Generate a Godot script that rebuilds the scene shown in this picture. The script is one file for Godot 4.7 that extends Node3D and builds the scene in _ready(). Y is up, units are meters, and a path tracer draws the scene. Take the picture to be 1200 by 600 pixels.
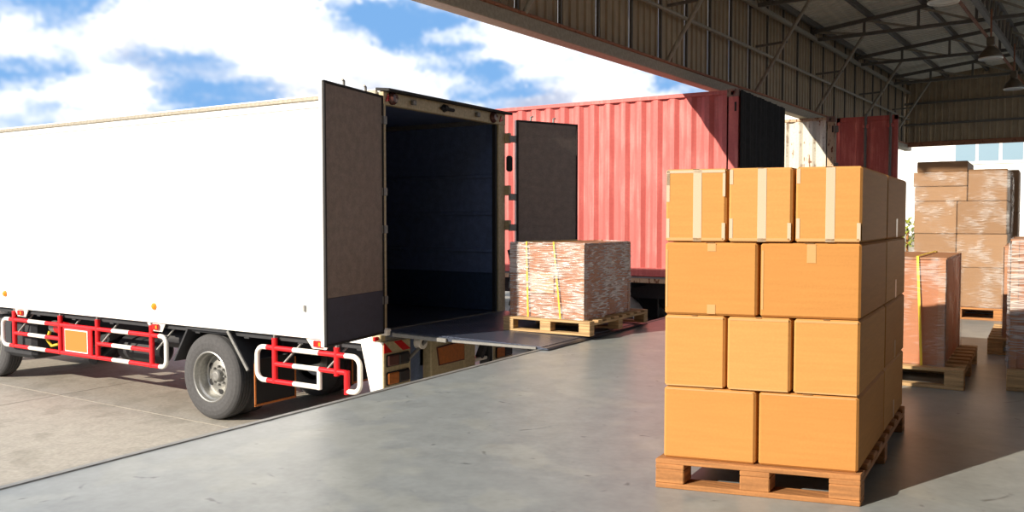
extends Node3D
# Model space is (u, v, h) in metres: u runs along the edge of the loading dock, v out over the yard
# (the way the truck points), h is up from the yard. W() turns it into Godot's axes.

const DOCK := 1.19            # top of the dock
const EDGE := 3.80            # v of the dock's edge
const CANOPY_TURN := 0.0688   # the shed stands a few degrees off the dock edge

var M := {}
var T := {}
var used := {}
var base := Vector3.ZERO      # model-space place of the thing being built

static func W(p: Vector3) -> Vector3:
	return Vector3(-p.y, p.z, -p.x)

# ------------------------------------------------------------------ mesh builder
class Shape:
	var st := SurfaceTool.new()
	var off := Vector3.ZERO
	func _init(o: Vector3) -> void:
		off = o
		st.begin(Mesh.PRIMITIVE_TRIANGLES)
	func w(p: Vector3) -> Vector3:
		return Vector3(-(p.y - off.y), p.z - off.z, -(p.x - off.x))
	func d(n: Vector3) -> Vector3:
		return Vector3(-n.y, n.z, -n.x)
	func tri(a: Vector3, b: Vector3, c: Vector3) -> void:   # counter-clockwise seen from outside
		var n := d((b - a).cross(c - a).normalized())
		for p in [a, c, b]:
			st.set_normal(n)
			st.add_vertex(w(p))
	func tri_n(a: Vector3, b: Vector3, c: Vector3, na: Vector3, nb: Vector3, nc: Vector3) -> void:
		if (b - a).cross(c - a).dot(na + nb + nc) < 0.0:
			var t := b; b = c; c = t
			t = nb; nb = nc; nc = t
		st.set_normal(d(na)); st.add_vertex(w(a))
		st.set_normal(d(nc)); st.add_vertex(w(c))
		st.set_normal(d(nb)); st.add_vertex(w(b))
	func quad(a: Vector3, b: Vector3, c: Vector3, e: Vector3) -> void:
		tri(a, b, c)
		tri(a, c, e)
	func face(ps: Array, mid: Vector3) -> void:             # convex face turned away from mid
		var n: Vector3 = (ps[1] - ps[0]).cross(ps[2] - ps[0])
		if n.dot(ps[0] - mid) < 0.0:
			ps = ps.duplicate()
			ps.reverse()
		for i in range(1, ps.size() - 1):
			tri(ps[0], ps[i], ps[i + 1])
	# a box with corner o and edges a, b, c, its edges chamfered by e
	func hexa(o: Vector3, a: Vector3, b: Vector3, c: Vector3, e := 0.0) -> Shape:
		var mid := o + (a + b + c) / 2.0
		if e <= 0.0:
			for q in [[o, o + a, o + a + b, o + b], [o + c, o + a + c, o + a + b + c, o + b + c], [o, o + a, o + a + c, o + c], [o + b, o + a + b, o + a + b + c, o + b + c], [o, o + b, o + b + c, o + c], [o + a, o + a + b, o + a + b + c, o + a + c]]:
				face(q, mid)
			return self
		var ax := [a, b, c]
		var ee := [minf(0.45, e / a.length()), minf(0.45, e / b.length()), minf(0.45, e / c.length())]
		var at := func(s: Array, k: int) -> Vector3:        # corner s (0/1 each), its vertex on the face across axis k
			var p := o
			for i in 3:
				var t: float = s[i]
				if i != k:
					t = lerpf(ee[i], 1.0 - ee[i], s[i])
				p += ax[i] * t
			return p
		for k in 3:
			var i := (k + 1) % 3
			var j := (k + 2) % 3
			for s in [0, 1]:
				var q := []
				for ij in [[0, 0], [1, 0], [1, 1], [0, 1]]:
					var cr := [0, 0, 0]
					cr[k] = s; cr[i] = ij[0]; cr[j] = ij[1]
					q.append(at.call(cr, k))
				face(q, mid)
			for si in [0, 1]:                               # the four edges along axis k
				for sj in [0, 1]:
					var c0 := [0, 0, 0]
					var c1 := [0, 0, 0]
					c0[i] = si; c0[j] = sj; c1[i] = si; c1[j] = sj; c1[k] = 1
					face([at.call(c0, i), at.call(c1, i), at.call(c1, j), at.call(c0, j)], mid)
		for x in [0, 1]:
			for y in [0, 1]:
				for z in [0, 1]:
					face([at.call([x, y, z], 0), at.call([x, y, z], 1), at.call([x, y, z], 2)], mid)
		return self
	func box(u0: float, u1: float, v0: float, v1: float, h0: float, h1: float, e := 0.0) -> Shape:
		return hexa(Vector3(u0, v0, h0), Vector3(u1 - u0, 0, 0), Vector3(0, v1 - v0, 0), Vector3(0, 0, h1 - h0), e)
	# a bar of width wd and height ht from p to q
	func bar(p: Vector3, q: Vector3, wd: float, ht: float, e := 0.0, upv := Vector3(0, 0, 1)) -> Shape:
		var t := (q - p).normalized()
		if absf(t.dot(upv)) > 0.98:
			upv = Vector3(1, 0, 0)
		var s := t.cross(upv).normalized()
		var n := s.cross(t)
		return hexa(p - s * wd / 2.0 - n * ht / 2.0, q - p, s * wd, n * ht, e)
	func tube(ps: Array, r: float, sides := 10, caps := true) -> Shape:
		var n0 := Vector3.ZERO
		var rings := []
		for i in ps.size():
			var t: Vector3 = (ps[mini(i + 1, ps.size() - 1)] - ps[maxi(i - 1, 0)]).normalized()
			if i == 0:
				n0 = t.cross(Vector3(0, 0, 1) if absf(t.z) < 0.9 else Vector3(1, 0, 0)).normalized()
			n0 = (n0 - t * n0.dot(t)).normalized()
			var b := t.cross(n0)
			var ring := []
			for k in sides:
				var an := TAU * k / sides
				ring.append(n0 * cos(an) + b * sin(an))
			rings.append(ring)
		for i in ps.size() - 1:
			for k in sides:
				var k2 := (k + 1) % sides
				var a: Vector3 = rings[i][k]
				var b2: Vector3 = rings[i][k2]
				var c: Vector3 = rings[i + 1][k2]
				var e: Vector3 = rings[i + 1][k]
				tri_n(ps[i] + a * r, ps[i] + b2 * r, ps[i + 1] + c * r, a, b2, c)
				tri_n(ps[i] + a * r, ps[i + 1] + c * r, ps[i + 1] + e * r, a, c, e)
		if caps:
			for z in [0, ps.size() - 1]:
				var q := []
				for k in sides:
					q.append(ps[z] + rings[z][k] * r)
				face(q, ps[1] if z == 0 else ps[z - 1])
		return self
	# profile: list of Vector2(radius, place along the axis)
	func lathe(prof: Array, c: Vector3, axis: Vector3, sides := 32) -> Shape:
		var x := axis.cross(Vector3(0, 0, 1) if absf(axis.z) < 0.9 else Vector3(1, 0, 0)).normalized()
		var y := axis.cross(x)
		for i in prof.size() - 1:
			var p: Vector2 = prof[i]
			var q: Vector2 = prof[i + 1]
			var t := q - p
			var nr := Vector2(t.y, -t.x).normalized()
			for k in sides:
				var a0 := TAU * k / sides
				var a1 := TAU * (k + 1) / sides
				var d0 := x * cos(a0) + y * sin(a0)
				var d1 := x * cos(a1) + y * sin(a1)
				var n_0 := d0 * nr.x + axis * nr.y
				var n_1 := d1 * nr.x + axis * nr.y
				var a := c + d0 * p.x + axis * p.y
				var b := c + d1 * p.x + axis * p.y
				var e := c + d1 * q.x + axis * q.y
				var f := c + d0 * q.x + axis * q.y
				if p.x > 1e-5:
					tri_n(a, b, e, n_0, n_1, n_1)
				if q.x > 1e-5:
					tri_n(a, e, f, n_0, n_1, n_0)
		return self
	# outline (Vector2 list) in the plane o + ex, ey, pushed out by ez
	func prism(outline: Array, o: Vector3, ex: Vector3, ey: Vector3, ez: Vector3) -> Shape:
		var poly := PackedVector2Array(outline)
		if Geometry2D.is_polygon_clockwise(poly):
			poly.reverse()
		var flip := ex.cross(ey).dot(ez) < 0.0
		var idx := Geometry2D.triangulate_polygon(poly)
		var at := func(p: Vector2) -> Vector3: return o + ex * p.x + ey * p.y
		for i in range(0, idx.size(), 3):
			var a: Vector3 = at.call(poly[idx[i]])
			var b: Vector3 = at.call(poly[idx[i + 1]])
			var c: Vector3 = at.call(poly[idx[i + 2]])
			var up := (b - a).cross(c - a).dot(ez) > 0.0
			if up:
				tri(a + ez, b + ez, c + ez)
				tri(a, c, b)
			else:
				tri(a + ez, c + ez, b + ez)
				tri(a, b, c)
		for i in poly.size():
			var a: Vector3 = at.call(poly[i])
			var b: Vector3 = at.call(poly[(i + 1) % poly.size()])
			if flip:
				quad(b, a, a + ez, b + ez)
			else:
				quad(a, b, b + ez, a + ez)
		return self
	# ribbed sheet: prof is a list of Vector2(place along s, height along n), drawn out along t
	func sheet(prof: Array, o: Vector3, s: Vector3, n: Vector3, t: Vector3) -> Shape:
		for i in prof.size() - 1:
			var a: Vector3 = o + s * prof[i].x + n * prof[i].y
			var b: Vector3 = o + s * prof[i + 1].x + n * prof[i + 1].y
			var m: Vector3 = (b - a).cross(t)
			if m.dot(n) > 0.0:
				quad(a, b, b + t, a + t)
			else:
				quad(b, a, a + t, b + t)
		return self

func sh() -> Shape:
	return Shape.new(base)

func put(called: String, s: Shape, m: Material, parent: Node = self) -> MeshInstance3D:
	var o := MeshInstance3D.new()
	o.name = numbered(called) if parent == self else called
	o.mesh = s.st.commit()
	o.material_override = m
	if parent == self:
		o.position = W(base)
	parent.add_child(o, true)
	return o

func numbered(called: String) -> String:
	var n: int = used.get(called, 0)
	used[called] = n + 1
	return called if n == 0 else "%s_%03d" % [called, n]

func tag(o: Node, label: String, category := "", group := "", kind := "") -> void:
	if label: o.set_meta("label", label)
	if category: o.set_meta("category", category)
	if group: o.set_meta("group", group)
	if kind: o.set_meta("kind", kind)

# a thing: a Node3D at its base; shapes made after it are given in model space
func thing(called: String, at: Vector3, label: String, category := "", group := "", kind := "", turn := 0.0) -> Node3D:
	var o := Node3D.new()
	o.name = numbered(called)
	add_child(o)
	base = at
	o.position = W(at)
	o.rotation.y = turn
	tag(o, label, category, group, kind)
	return o

func part(called: String, parent: Node) -> Node3D:
	var o := Node3D.new()
	o.name = called
	parent.add_child(o, true)
	return o

# ------------------------------------------------------------------ textures
func field(size: int, seed_: int, freq: float, oct := 4, sx := 1, sy := 1, ridged := false) -> PackedByteArray:
	var n := FastNoiseLite.new()
	n.seed = seed_
	n.noise_type = FastNoiseLite.TYPE_SIMPLEX_SMOOTH
	n.frequency = freq
	n.fractal_type = FastNoiseLite.FRACTAL_RIDGED if ridged else FastNoiseLite.FRACTAL_FBM
	n.fractal_octaves = oct
	var im := n.get_seamless_image(size / sx, size / sy, false, false, 0.2, true)
	im.convert(Image.FORMAT_L8)
	if sx > 1 or sy > 1:
		im.resize(size, size, Image.INTERPOLATE_CUBIC)
	return im.get_data()

func paint(size: int, f: Callable, alpha := false) -> ImageTexture:
	var im := Image.create(size, size, false, Image.FORMAT_RGBA8)
	for y in size:
		for x in size:
			im.set_pixel(x, y, f.call(y * size + x, x, y))
	return ImageTexture.create_from_image(im)

func gray(x: float) -> Color:
	return Color(x, x, x)

func make_textures() -> void:
	var fine := field(512, 3, 0.09, 3)
	var mid := field(512, 7, 0.02, 5)
	var low := field(512, 11, 0.006, 4)
	var streak := field(512, 13, 0.05, 4, 1, 16)
	var grain := field(512, 17, 0.05, 4, 16, 1)
	var ridge := field(512, 23, 0.008, 3, 1, 1, true)
	var wrink := field(512, 29, 0.09, 4, 10, 1, true)
	T.speck = paint(512, func(i, _x, _y): return gray(0.84 + 0.16 * fine[i] / 255.0))
	T.patch = paint(512, func(i, _x, _y): return gray(0.72 + 0.16 * mid[i] / 255.0 + 0.12 * fine[i] / 255.0))
	T.streak = paint(512, func(i, _x, _y): return gray(0.80 + 0.1 * streak[i] / 255.0 + 0.1 * mid[i] / 255.0))
	T.card = paint(512, func(i, _x, _y): return gray(0.90 + 0.05 * fine[i] / 255.0 + 0.05 * grain[i] / 255.0))
	T.wood = paint(512, func(i, _x, _y): return gray(0.62 + 0.3 * grain[i] / 255.0 + 0.08 * fine[i] / 255.0))
	T.concrete = paint(512, func(i, _x, _y):
		var g := 0.80 + 0.08 * mid[i] / 255.0 + 0.12 * fine[i] / 255.0
		var stain := smoothstep(0.55, 0.75, low[i] / 255.0) * 0.06
		return Color(g - stain, g - stain, g - stain * 1.1))
	T.dock = paint(512, func(i, _x, _y):
		var g := 0.80 + 0.10 * mid[i] / 255.0 + 0.06 * fine[i] / 255.0
		var scratch := smoothstep(0.86, 0.97, ridge[i] / 255.0) * 0.28 * smoothstep(0.4, 0.7, mid[i] / 255.0)
		var worn := smoothstep(0.55, 0.7, low[i] / 255.0) * 0.05
		return Color(g - scratch + worn, g - scratch + worn * 0.85, g - scratch + worn * 0.5))
	T.rust = paint(512, func(i, _x, _y):
		var r := smoothstep(0.60, 0.72, 0.55 * streak[i] / 255.0 + 0.45 * mid[i] / 255.0)
		return Color(0.92, 0.92, 0.9).lerp(Color(0.50, 0.30, 0.17), r) * gray(0.9 + 0.1 * fine[i] / 255.0))
	T.faded = paint(512, func(i, _x, _y):
		var r := smoothstep(0.42, 0.72, 0.6 * streak[i] / 255.0 + 0.4 * low[i] / 255.0)
		return Color(0.92, 0.82, 0.82).lerp(Color(1.0, 1.0, 1.0), r) * gray(0.92 + 0.08 * fine[i] / 255.0))
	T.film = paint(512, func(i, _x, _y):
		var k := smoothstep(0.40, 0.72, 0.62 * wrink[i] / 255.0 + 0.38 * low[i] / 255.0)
		return Color(1, 1, 1, 0.06 + 0.52 * k))  # white streaks: bunched film, with sun glints painted into the opacity
	T.thin_film = paint(512, func(i, _x, _y):
		var k := smoothstep(0.5, 0.8, 0.45 * wrink[i] / 255.0 + 0.55 * low[i] / 255.0)
		return Color(1, 1, 1, 0.03 + 0.3 * k))  # fainter streaks, glare on the wrap painted in with the folds
	T.film_bump = paint(512, func(i, _x, _y): return gray(wrink[i] / 255.0))
	T.fine_bump = paint(512, func(i, _x, _y): return gray(0.5 * fine[i] / 255.0 + 0.5 * mid[i] / 255.0))
	T.tread = paint(256, func(_i, x, y):
		var cx: int = x % 64
		var cy: int = y % 64
		var flip := (int(x / 64) + int(y / 64)) % 2 == 0
		var a := Vector2(cx - 31.5, cy - 31.5).rotated(PI / 4 if flip else -PI / 4)
		var q := Vector2(a.x / 26.0, a.y / 8.0).length()
		return gray(1.0 - smoothstep(0.75, 1.0, q)))

func mat(called: String, c: Color, rough := 0.6, tex := "", scale := 0.5, bump := "", depth := 0.1, metal := 0.0, world := true) -> StandardMaterial3D:
	var m := StandardMaterial3D.new()
	m.resource_name = called
	m.albedo_color = c
	m.roughness = rough
	m.metallic = metal
	if tex or bump:
		m.uv1_triplanar = true
		m.uv1_world_triplanar = world
		m.uv1_scale = Vector3.ONE * scale
	if tex:
		m.albedo_texture = T[tex]
	if bump:
		m.heightmap_enabled = true
		m.heightmap_texture = T[bump]
		m.heightmap_scale = depth
	M[called] = m
	return m

func c8(r: int, g: int, b: int) -> Color:
	return Color(r / 255.0, g / 255.0, b / 255.0)

func make_materials() -> void:
	mat("truck_white", c8(246, 246, 246), 0.35, "speck", 0.3)
	M.truck_white.albedo_texture = null
	mat("bare_alloy", c8(190, 182, 165), 0.45, "patch", 2.0, "", 0.1, 0.3)
	mat("lining", c8(108, 128, 170), 0.55, "patch", 0.8)
	mat("kick_plate", c8(56, 76, 106), 0.5, "patch", 1.2)
	mat("door_lining", c8(148, 133, 124), 0.6, "patch", 0.9)
	mat("door_kick", c8(58, 64, 86), 0.55, "patch", 1.0)
	mat("rubber", c8(30, 30, 32), 0.75, "speck", 3.0)
	mat("tyre", c8(84, 84, 86), 0.85, "patch", 2.0, "fine_bump", 0.1, 0.0, false)
	mat("steel", c8(190, 190, 186), 0.4, "patch", 3.0, "", 0.1, 0.7)
	mat("dull_steel", c8(150, 150, 148), 0.55, "patch", 2.0, "", 0.1, 0.4)
	mat("chassis", c8(48, 50, 56), 0.65, "patch", 1.5)
	mat("cream", c8(206, 190, 152), 0.5, "patch", 2.0)
	mat("red_paint", c8(226, 24, 34), 0.35)
	mat("white_paint", c8(240, 236, 228), 0.4)
	mat("orange_plate", c8(232, 118, 44), 0.5)
	mat("dark_orange", c8(206, 120, 50), 0.5, "patch", 2.0)
	mat("amber_lens", c8(240, 140, 30), 0.2)
	mat("red_lens", c8(190, 26, 24), 0.2)
	mat("dark_lens", c8(92, 60, 54), 0.25)
	mat("black_lens", c8(52, 50, 50), 0.25)
	mat("yellow", c8(226, 196, 52), 0.5)
	mat("tread_plate", c8(80, 88, 106), 0.38, "patch", 1.0, "", 0.1, 0.55)
	mat("tread_top", c8(86, 94, 114), 0.36, "", 5.0, "tread", 0.6, 0.55)
	mat("glass", Color(0.5, 0.6, 0.7, 0.35), 0.05)
	M.glass.transparency = BaseMaterial3D.TRANSPARENCY_ALPHA
	mat("joint", c8(84, 80, 74), 0.95, "concrete", 0.3)
	mat("yard", c8(172, 167, 156), 0.9, "concrete", 0.35, "fine_bump", 0.2)
	mat("dock_floor", c8(156, 163, 164), 0.36, "dock", 0.45, "fine_bump", 0.05)
	mat("dock_wall", c8(150, 146, 136), 0.85, "concrete", 0.5)
	mat("edge_steel", c8(158, 158, 154), 0.5, "streak", 1.0, "", 0.1, 0.3)
	mat("container_red", c8(212, 120, 115), 0.6, "faded", 0.4)
	mat("container_white", c8(232, 228, 216), 0.6, "rust", 0.45)
	mat("container_rusty", c8(206, 180, 150), 0.7, "rust", 0.9)
	mat("door_red", c8(204, 104, 90), 0.5, "faded", 0.6)
	mat("casting", c8(150, 120, 110), 0.7, "rust", 1.5)
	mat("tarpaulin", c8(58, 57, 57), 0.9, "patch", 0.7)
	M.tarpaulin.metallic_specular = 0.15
	mat("shed_sheet", c8(184, 160, 126), 0.55, "streak", 0.35)
	mat("roof_sheet", c8(250, 240, 216), 0.5, "streak", 0.3)
	mat("shed_steel", c8(176, 164, 142), 0.6, "patch", 1.5)
	mat("shed_rust", c8(170, 110, 76), 0.7, "rust", 1.2)
	mat("dark_steel", c8(120, 112, 100), 0.6, "patch", 1.5)
	for k in 4:
		mat("card_%d" % k, [c8(204, 148, 86), c8(199, 142, 80), c8(207, 152, 91), c8(196, 139, 78)][k], 0.62, "card", 1.6)
		mat("kraft_%d" % k, [c8(156, 122, 90), c8(152, 118, 86), c8(160, 126, 94), c8(148, 115, 84)][k], 0.6, "card", 1.6)
	for k in 4:
		M["card_%d" % k].metallic_specular = 0.2
		M["kraft_%d" % k].metallic_specular = 0.3
	mat("wrapped_card", c8(174, 110, 70), 0.55, "card", 1.5)
	mat("tape", c8(216, 196, 170), 0.22, "speck", 8.0)
	mat("pale_tape", c8(216, 170, 116), 0.3, "speck", 8.0)
	mat("corner_board", c8(178, 124, 86), 0.6, "card", 2.0)
	mat("pallet_wood", c8(222, 184, 132), 0.8, "wood", 1.4, "fine_bump", 0.1)
	mat("pallet_wood_old", c8(202, 140, 84), 0.8, "wood", 1.3, "fine_bump", 0.1)
	mat("paper", c8(206, 214, 232), 0.7)
	mat("brown_paper", c8(214, 160, 120), 0.6, "card", 1.5)
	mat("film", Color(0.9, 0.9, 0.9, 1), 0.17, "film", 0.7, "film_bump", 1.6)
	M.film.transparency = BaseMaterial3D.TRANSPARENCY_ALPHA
	mat("thin_film", Color(0.9, 0.9, 0.9, 1), 0.15, "thin_film", 0.9, "film_bump", 0.8)
	M.thin_film.transparency = BaseMaterial3D.TRANSPARENCY_ALPHA
	mat("mudguard_grey", c8(206, 208, 210), 0.45)
	mat("plaster", c8(244, 244, 240), 0.8, "speck", 0.3)
	mat("window_pane", c8(124, 150, 166), 0.25)
	mat("lamp_shade", c8(120, 104, 84), 0.4, "patch", 2.0, "", 0.1, 0.5)
	mat("lamp_white", c8(236, 232, 220), 0.3)
	mat("leaf", c8(150, 160, 40), 0.7, "patch", 3.0)

# ------------------------------------------------------------------ sky
func make_sky() -> Sky:
	var w := 2048
	var h := 1024
	var n := FastNoiseLite.new()
	n.seed = 5
	n.noise_type = FastNoiseLite.TYPE_SIMPLEX_SMOOTH
	n.frequency = 1.0
	n.fractal_octaves = 6
	n.fractal_gain = 0.52
	n.domain_warp_enabled = true
	n.domain_warp_amplitude = 0.35
	n.domain_warp_frequency = 0.8
	var px := PackedFloat32Array()
	px.resize(w * h * 3)
	for y in h:
		var el := (0.5 - (y + 0.5) / h) * PI
		for x in w:
			var c := Vector3(0.42, 0.41, 0.39)
			if el > -0.02:
				var az := (x + 0.5) / w * TAU
				var hx := sin(az) * cos(el)
				var hz := -cos(az) * cos(el)
				var s := 1.0 / (sin(el) + 0.22)
				var p := Vector2(hx, hz) * s
				var a := n.get_noise_3d(p.x * 1.3 + 3.1, p.y * 1.3 - 1.7, 0.0) * 0.5 + 0.5
				var b := n.get_noise_3d(p.x * 1.0 + 20.0, p.y * 1.0, 4.0) * 0.5 + 0.5
				var blue := Vector3(0.25, 0.51, 0.90).lerp(Vector3(0.13, 0.34, 0.78), clampf(el / 0.9, 0.0, 1.0))
				var cover := smoothstep(0.32, 0.55, a)
				var shade := smoothstep(0.42, 0.66, b) * (0.55 + 0.9 * (0.5 - absf(a - 0.55)))
				var cloud := Vector3(1.3, 1.3, 1.3).lerp(Vector3(0.50, 0.58, 0.78), clampf(shade, 0.0, 1.0))
				c = blue.lerp(cloud, cover)
			var i := (y * w + x) * 3
			px[i] = c.x; px[i + 1] = c.y; px[i + 2] = c.z
	var im := Image.create_from_data(w, h, false, Image.FORMAT_RGBF, px.to_byte_array())
	var m := PanoramaSkyMaterial.new()
	m.panorama = ImageTexture.create_from_image(im)
	var sky := Sky.new()
	sky.sky_material = m
	return sky

# ------------------------------------------------------------------ scene
func _ready() -> void:
	var cam := Camera3D.new()
	cam.name = "camera"
	cam.fov = 2.0 * rad_to_deg(atan(0.3))
	cam.position = Vector3(0, 2.34, 0)
	cam.rotation = Vector3(-deg_to_rad(2.405), deg_to_rad(31.983), 0)
	cam.far = 500.0
	cam.current = true
	add_child(cam)

	var env := Environment.new()
	env.background_mode = Environment.BG_SKY
	env.sky = make_sky()
	env.tonemap_mode = Environment.TONE_MAPPER_LINEAR
	env.tonemap_exposure = 1.0
	env.sdfgi_enabled = true
	env.ssao_enabled = true
	env.ssil_enabled = true
	var we := WorldEnvironment.new()
	we.name = "world_environment"
	we.environment = env
	add_child(we)

	var sun := DirectionalLight3D.new()
	sun.name = "sun"
	var az := deg_to_rad(23.0)     # from -u towards the yard
	var el := deg_to_rad(25.0)
	var towards_sun := Vector3(-cos(az) * cos(el), sin(az) * cos(el), sin(el))
	sun.basis = Basis.looking_at(-W(towards_sun))
	sun.light_color = c8(255, 241, 220)
	sun.light_energy = 2.45
	sun.light_angular_distance = 0.6
	sun.shadow_enabled = true
	add_child(sun)

	make_textures()
	make_materials()
	build_yard()
	build_dock()
	build_shed()
	build_truck()
	build_containers()
	build_goods()
	build_far()

# ------------------------------------------------------------------ yard and dock
func build_yard() -> void:
	var g := thing("ground", Vector3(0, 0, 0), "grey concrete yard in square slabs below the loading dock", "", "", "structure")
	put("subsoil", sh().box(-120, 160, -120, 160, -0.6, -0.008), M.joint, g)
	for i in range(-3, 6):
		for j in range(-2, 4):
			var u0 := 6.4 + 4.5 * i
			var v0 := 11.15 + 4.5 * j
			var lo := maxf(v0 + 0.008, EDGE + 0.02)
			if lo < v0 + 4.4:
				put("concrete_slab", sh().box(u0 + 0.009, u0 + 4.491, lo, v0 + 4.491, -0.06, 0.0), M.yard, g)

func build_dock() -> void:
	var f := thing("floor", Vector3(0, 0, 0), "worn grey green loading dock floor", "", "", "structure")
	put("slab", sh().box(-14, 40, -9.0, EDGE - 0.05, 0.0, DOCK), M.dock_floor, f)
	put("dock_face", sh().box(-14, 40, EDGE - 0.05, EDGE - 0.015, -0.05, DOCK - 0.09), M.dock_wall, f)
	var t := thing("trim_1", Vector3(0, EDGE, DOCK), "pale steel angle along the edge of the loading dock", "", "", "structure")
	put("edge_angle", sh().box(-14, 40, EDGE - 0.05, EDGE, DOCK - 0.09, DOCK + 0.006, 0.006), M.edge_steel, t)
	put("edge_lip", sh().box(-14, 40, EDGE, EDGE + 0.025, DOCK - 0.14, DOCK - 0.05), M.chassis, t)

# ------------------------------------------------------------------ shed (its own frame, turned by CANOPY_TURN)
const SHED_U0 := -3.0
const SHED_U1 := 29.0
const SHED_V := 5.8
const SHED_IN := -4.6
const BAY := 3.72
const LOW := 4.60
const CHORD := 6.30
func roof_h(v: float) -> float:
	return 6.66 + 0.11 * (SHED_V - v)

func ribs(length: float, n: int, deep: float) -> Array:
	var q := [Vector2(0, 0)]
	var p := length / n
	for i in n:
		q.append(Vector2(p * (i + 0.35), 0))
		q.append(Vector2(p * (i + 0.45), deep))
		q.append(Vector2(p * (i + 0.65), deep))
		q.append(Vector2(p * (i + 0.75), 0))
	q.append(Vector2(length, 0))
	return q

func build_shed() -> void:
	var turn := -CANOPY_TURN
	var U := Vector3(1, 0, 0)
	var V := Vector3(0, 1, 0)
	var H := Vector3(0, 0, 1)
	var step := BAY / 4.0
	# hanging wall over the trucks
	var wl := thing("wall_left", Vector3.ZERO, "brown ribbed metal sheet wall hanging over the parked vehicles", "", "", "structure", turn)
	var n := int(round((SHED_U1 - SHED_U0) / step))
	var first := 8.12 - BAY * 1.25
	n = int(ceil((SHED_U1 - first) / step))
	var pr := ribs(step - 0.004, 5, 0.025)
	for i in n:
		var u := first + i * step
		put("wall_sheet", sh().sheet(pr, Vector3(u, SHED_V + 0.05, LOW), U, -V, H * (roof_h(SHED_V) - LOW + 0.02)), M.shed_sheet, wl)
		put("wall_stud", sh().box(u - 0.018, u + 0.018, SHED_V - 0.005, SHED_V + 0.03, LOW + 0.12, roof_h(SHED_V) - 0.05), M.dark_steel, wl)
	var ue := first + n * step
	put("bottom_beam", sh().box(first, ue, SHED_V - 0.10, SHED_V + 0.10, LOW - 0.06, LOW + 0.10, 0.008), M.shed_steel, wl)
	put("bottom_rail", sh().box(first, ue, SHED_V - 0.13, SHED_V - 0.09, LOW + 0.09, LOW + 0.125, 0.006), M.shed_rust, wl)
	put("middle_rail", sh().tube([Vector3(first, SHED_V - 0.09, 5.49), Vector3(ue, SHED_V - 0.09, 5.49)], 0.03, 8), M.shed_steel, wl)
	put("top_rail", sh().box(first, ue, SHED_V - 0.14, SHED_V - 0.06, CHORD - 0.04, CHORD + 0.04, 0.006), M.shed_steel, wl)
	# roof
	var c := thing("ceiling", Vector3.ZERO, "ribbed metal roof on slender steel trusses", "", "", "structure", turn)
	var slope := (V * -1.0 + H * 0.11)
	var long := SHED_V + 0.25 - SHED_IN
	for i in n:
		var u := first + i * step
		put("roof_sheet", sh().sheet(pr, Vector3(u, SHED_V + 0.25, roof_h(SHED_V + 0.25)), U, -H, slope * long), M.roof_sheet, c)
	put("roof_cover", sh().hexa(Vector3(first, SHED_V + 0.25, roof_h(SHED_V + 0.25) + 0.03), U * (ue - first), slope * long, H * 0.02), M.roof_sheet, c)
	var pan := 1.06
	var np := 10
	for k in range(0, np):
		var v := SHED_V - 0.12 - pan * k
		put("purlin", sh().box(first, ue, v - 0.035, v + 0.035, roof_h(v) - 0.14, roof_h(v) - 0.03), M.dark_steel, c)
	for b in 9:
		var u := first + step + BAY * b
		if u > SHED_U1 - 0.5:
			continue
		var tr := part("roof_truss", c)
		put("bottom_chord", sh().bar(Vector3(u, SHED_V, CHORD), Vector3(u, SHED_IN, CHORD), 0.07, 0.07), M.dark_steel, tr)
		put("top_chord", sh().bar(Vector3(u, SHED_V, roof_h(SHED_V) - 0.19), Vector3(u, SHED_IN, roof_h(SHED_IN) - 0.19), 0.07, 0.08), M.dark_steel, tr)
		for k in range(0, np):
			var v := SHED_V - 0.04 - pan * k
			put("post", sh().bar(Vector3(u, v, CHORD), Vector3(u, v, roof_h(v) - 0.19), 0.05, 0.05), M.dark_steel, tr)
			if k < np - 1:
				put("web_diagonal", sh().bar(Vector3(u, v, roof_h(v) - 0.19), Vector3(u, v - pan, CHORD), 0.045, 0.045), M.shed_steel, tr)
		put("knee_brace", sh().tube([Vector3(u, SHED_V - 0.1, LOW + 0.12), Vector3(u, SHED_V - 0.04 - pan, CHORD)], 0.035, 8), M.shed_steel, tr)
		put("knee_tie", sh().bar(Vector3(u, SHED_V - 0.1, 5.55), Vector3(u, SHED_V - 0.1 - pan * 0.55, 5.57), 0.04, 0.04), M.dark_steel, tr)
	# lattice girder along the shed
	var gv := 2.35
	var gd := part("lattice_girder", c)
	var gt := roof_h(gv) - 0.2
	for h in [CHORD - 0.02, gt]:
		put("girder_chord", sh().box(first, ue, gv - 0.05, gv + 0.05, h - 0.04, h + 0.04), M.dark_steel, gd)
	var m := int((ue - first) / 0.62)
	for i in m:
		var u := first + i * 0.62
		put("lattice_bar", sh().bar(Vector3(u, gv, CHORD), Vector3(u + 0.31, gv, gt), 0.045, 0.045), M.shed_steel, gd)
		put("lattice_bar", sh().bar(Vector3(u + 0.31, gv, gt), Vector3(u + 0.62, gv, CHORD), 0.045, 0.045), M.dark_steel, gd)
	put("conduit", sh().tube([Vector3(first, 2.56, 6.22), Vector3(ue, 2.56, 6.22)], 0.032, 8), M.shed_rust, c)
	# far end wall with the opening under it
	var wb := thing("wall_back", Vector3.ZERO, "ribbed metal sheet gable over the open far end of the shed", "", "", "structure", turn)
	var k := 0
	var vv := SHED_V
	while vv > SHED_IN + 0.1:
		var top := minf(roof_h(vv), roof_h(vv - step)) - 0.02
		put("wall_sheet", sh().sheet(pr, Vector3(SHED_U1, vv, LOW + 0.1), -V, -U, H * (top - LOW - 0.1)), M.shed_sheet, wb)
		vv -= step
		k += 1
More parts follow.
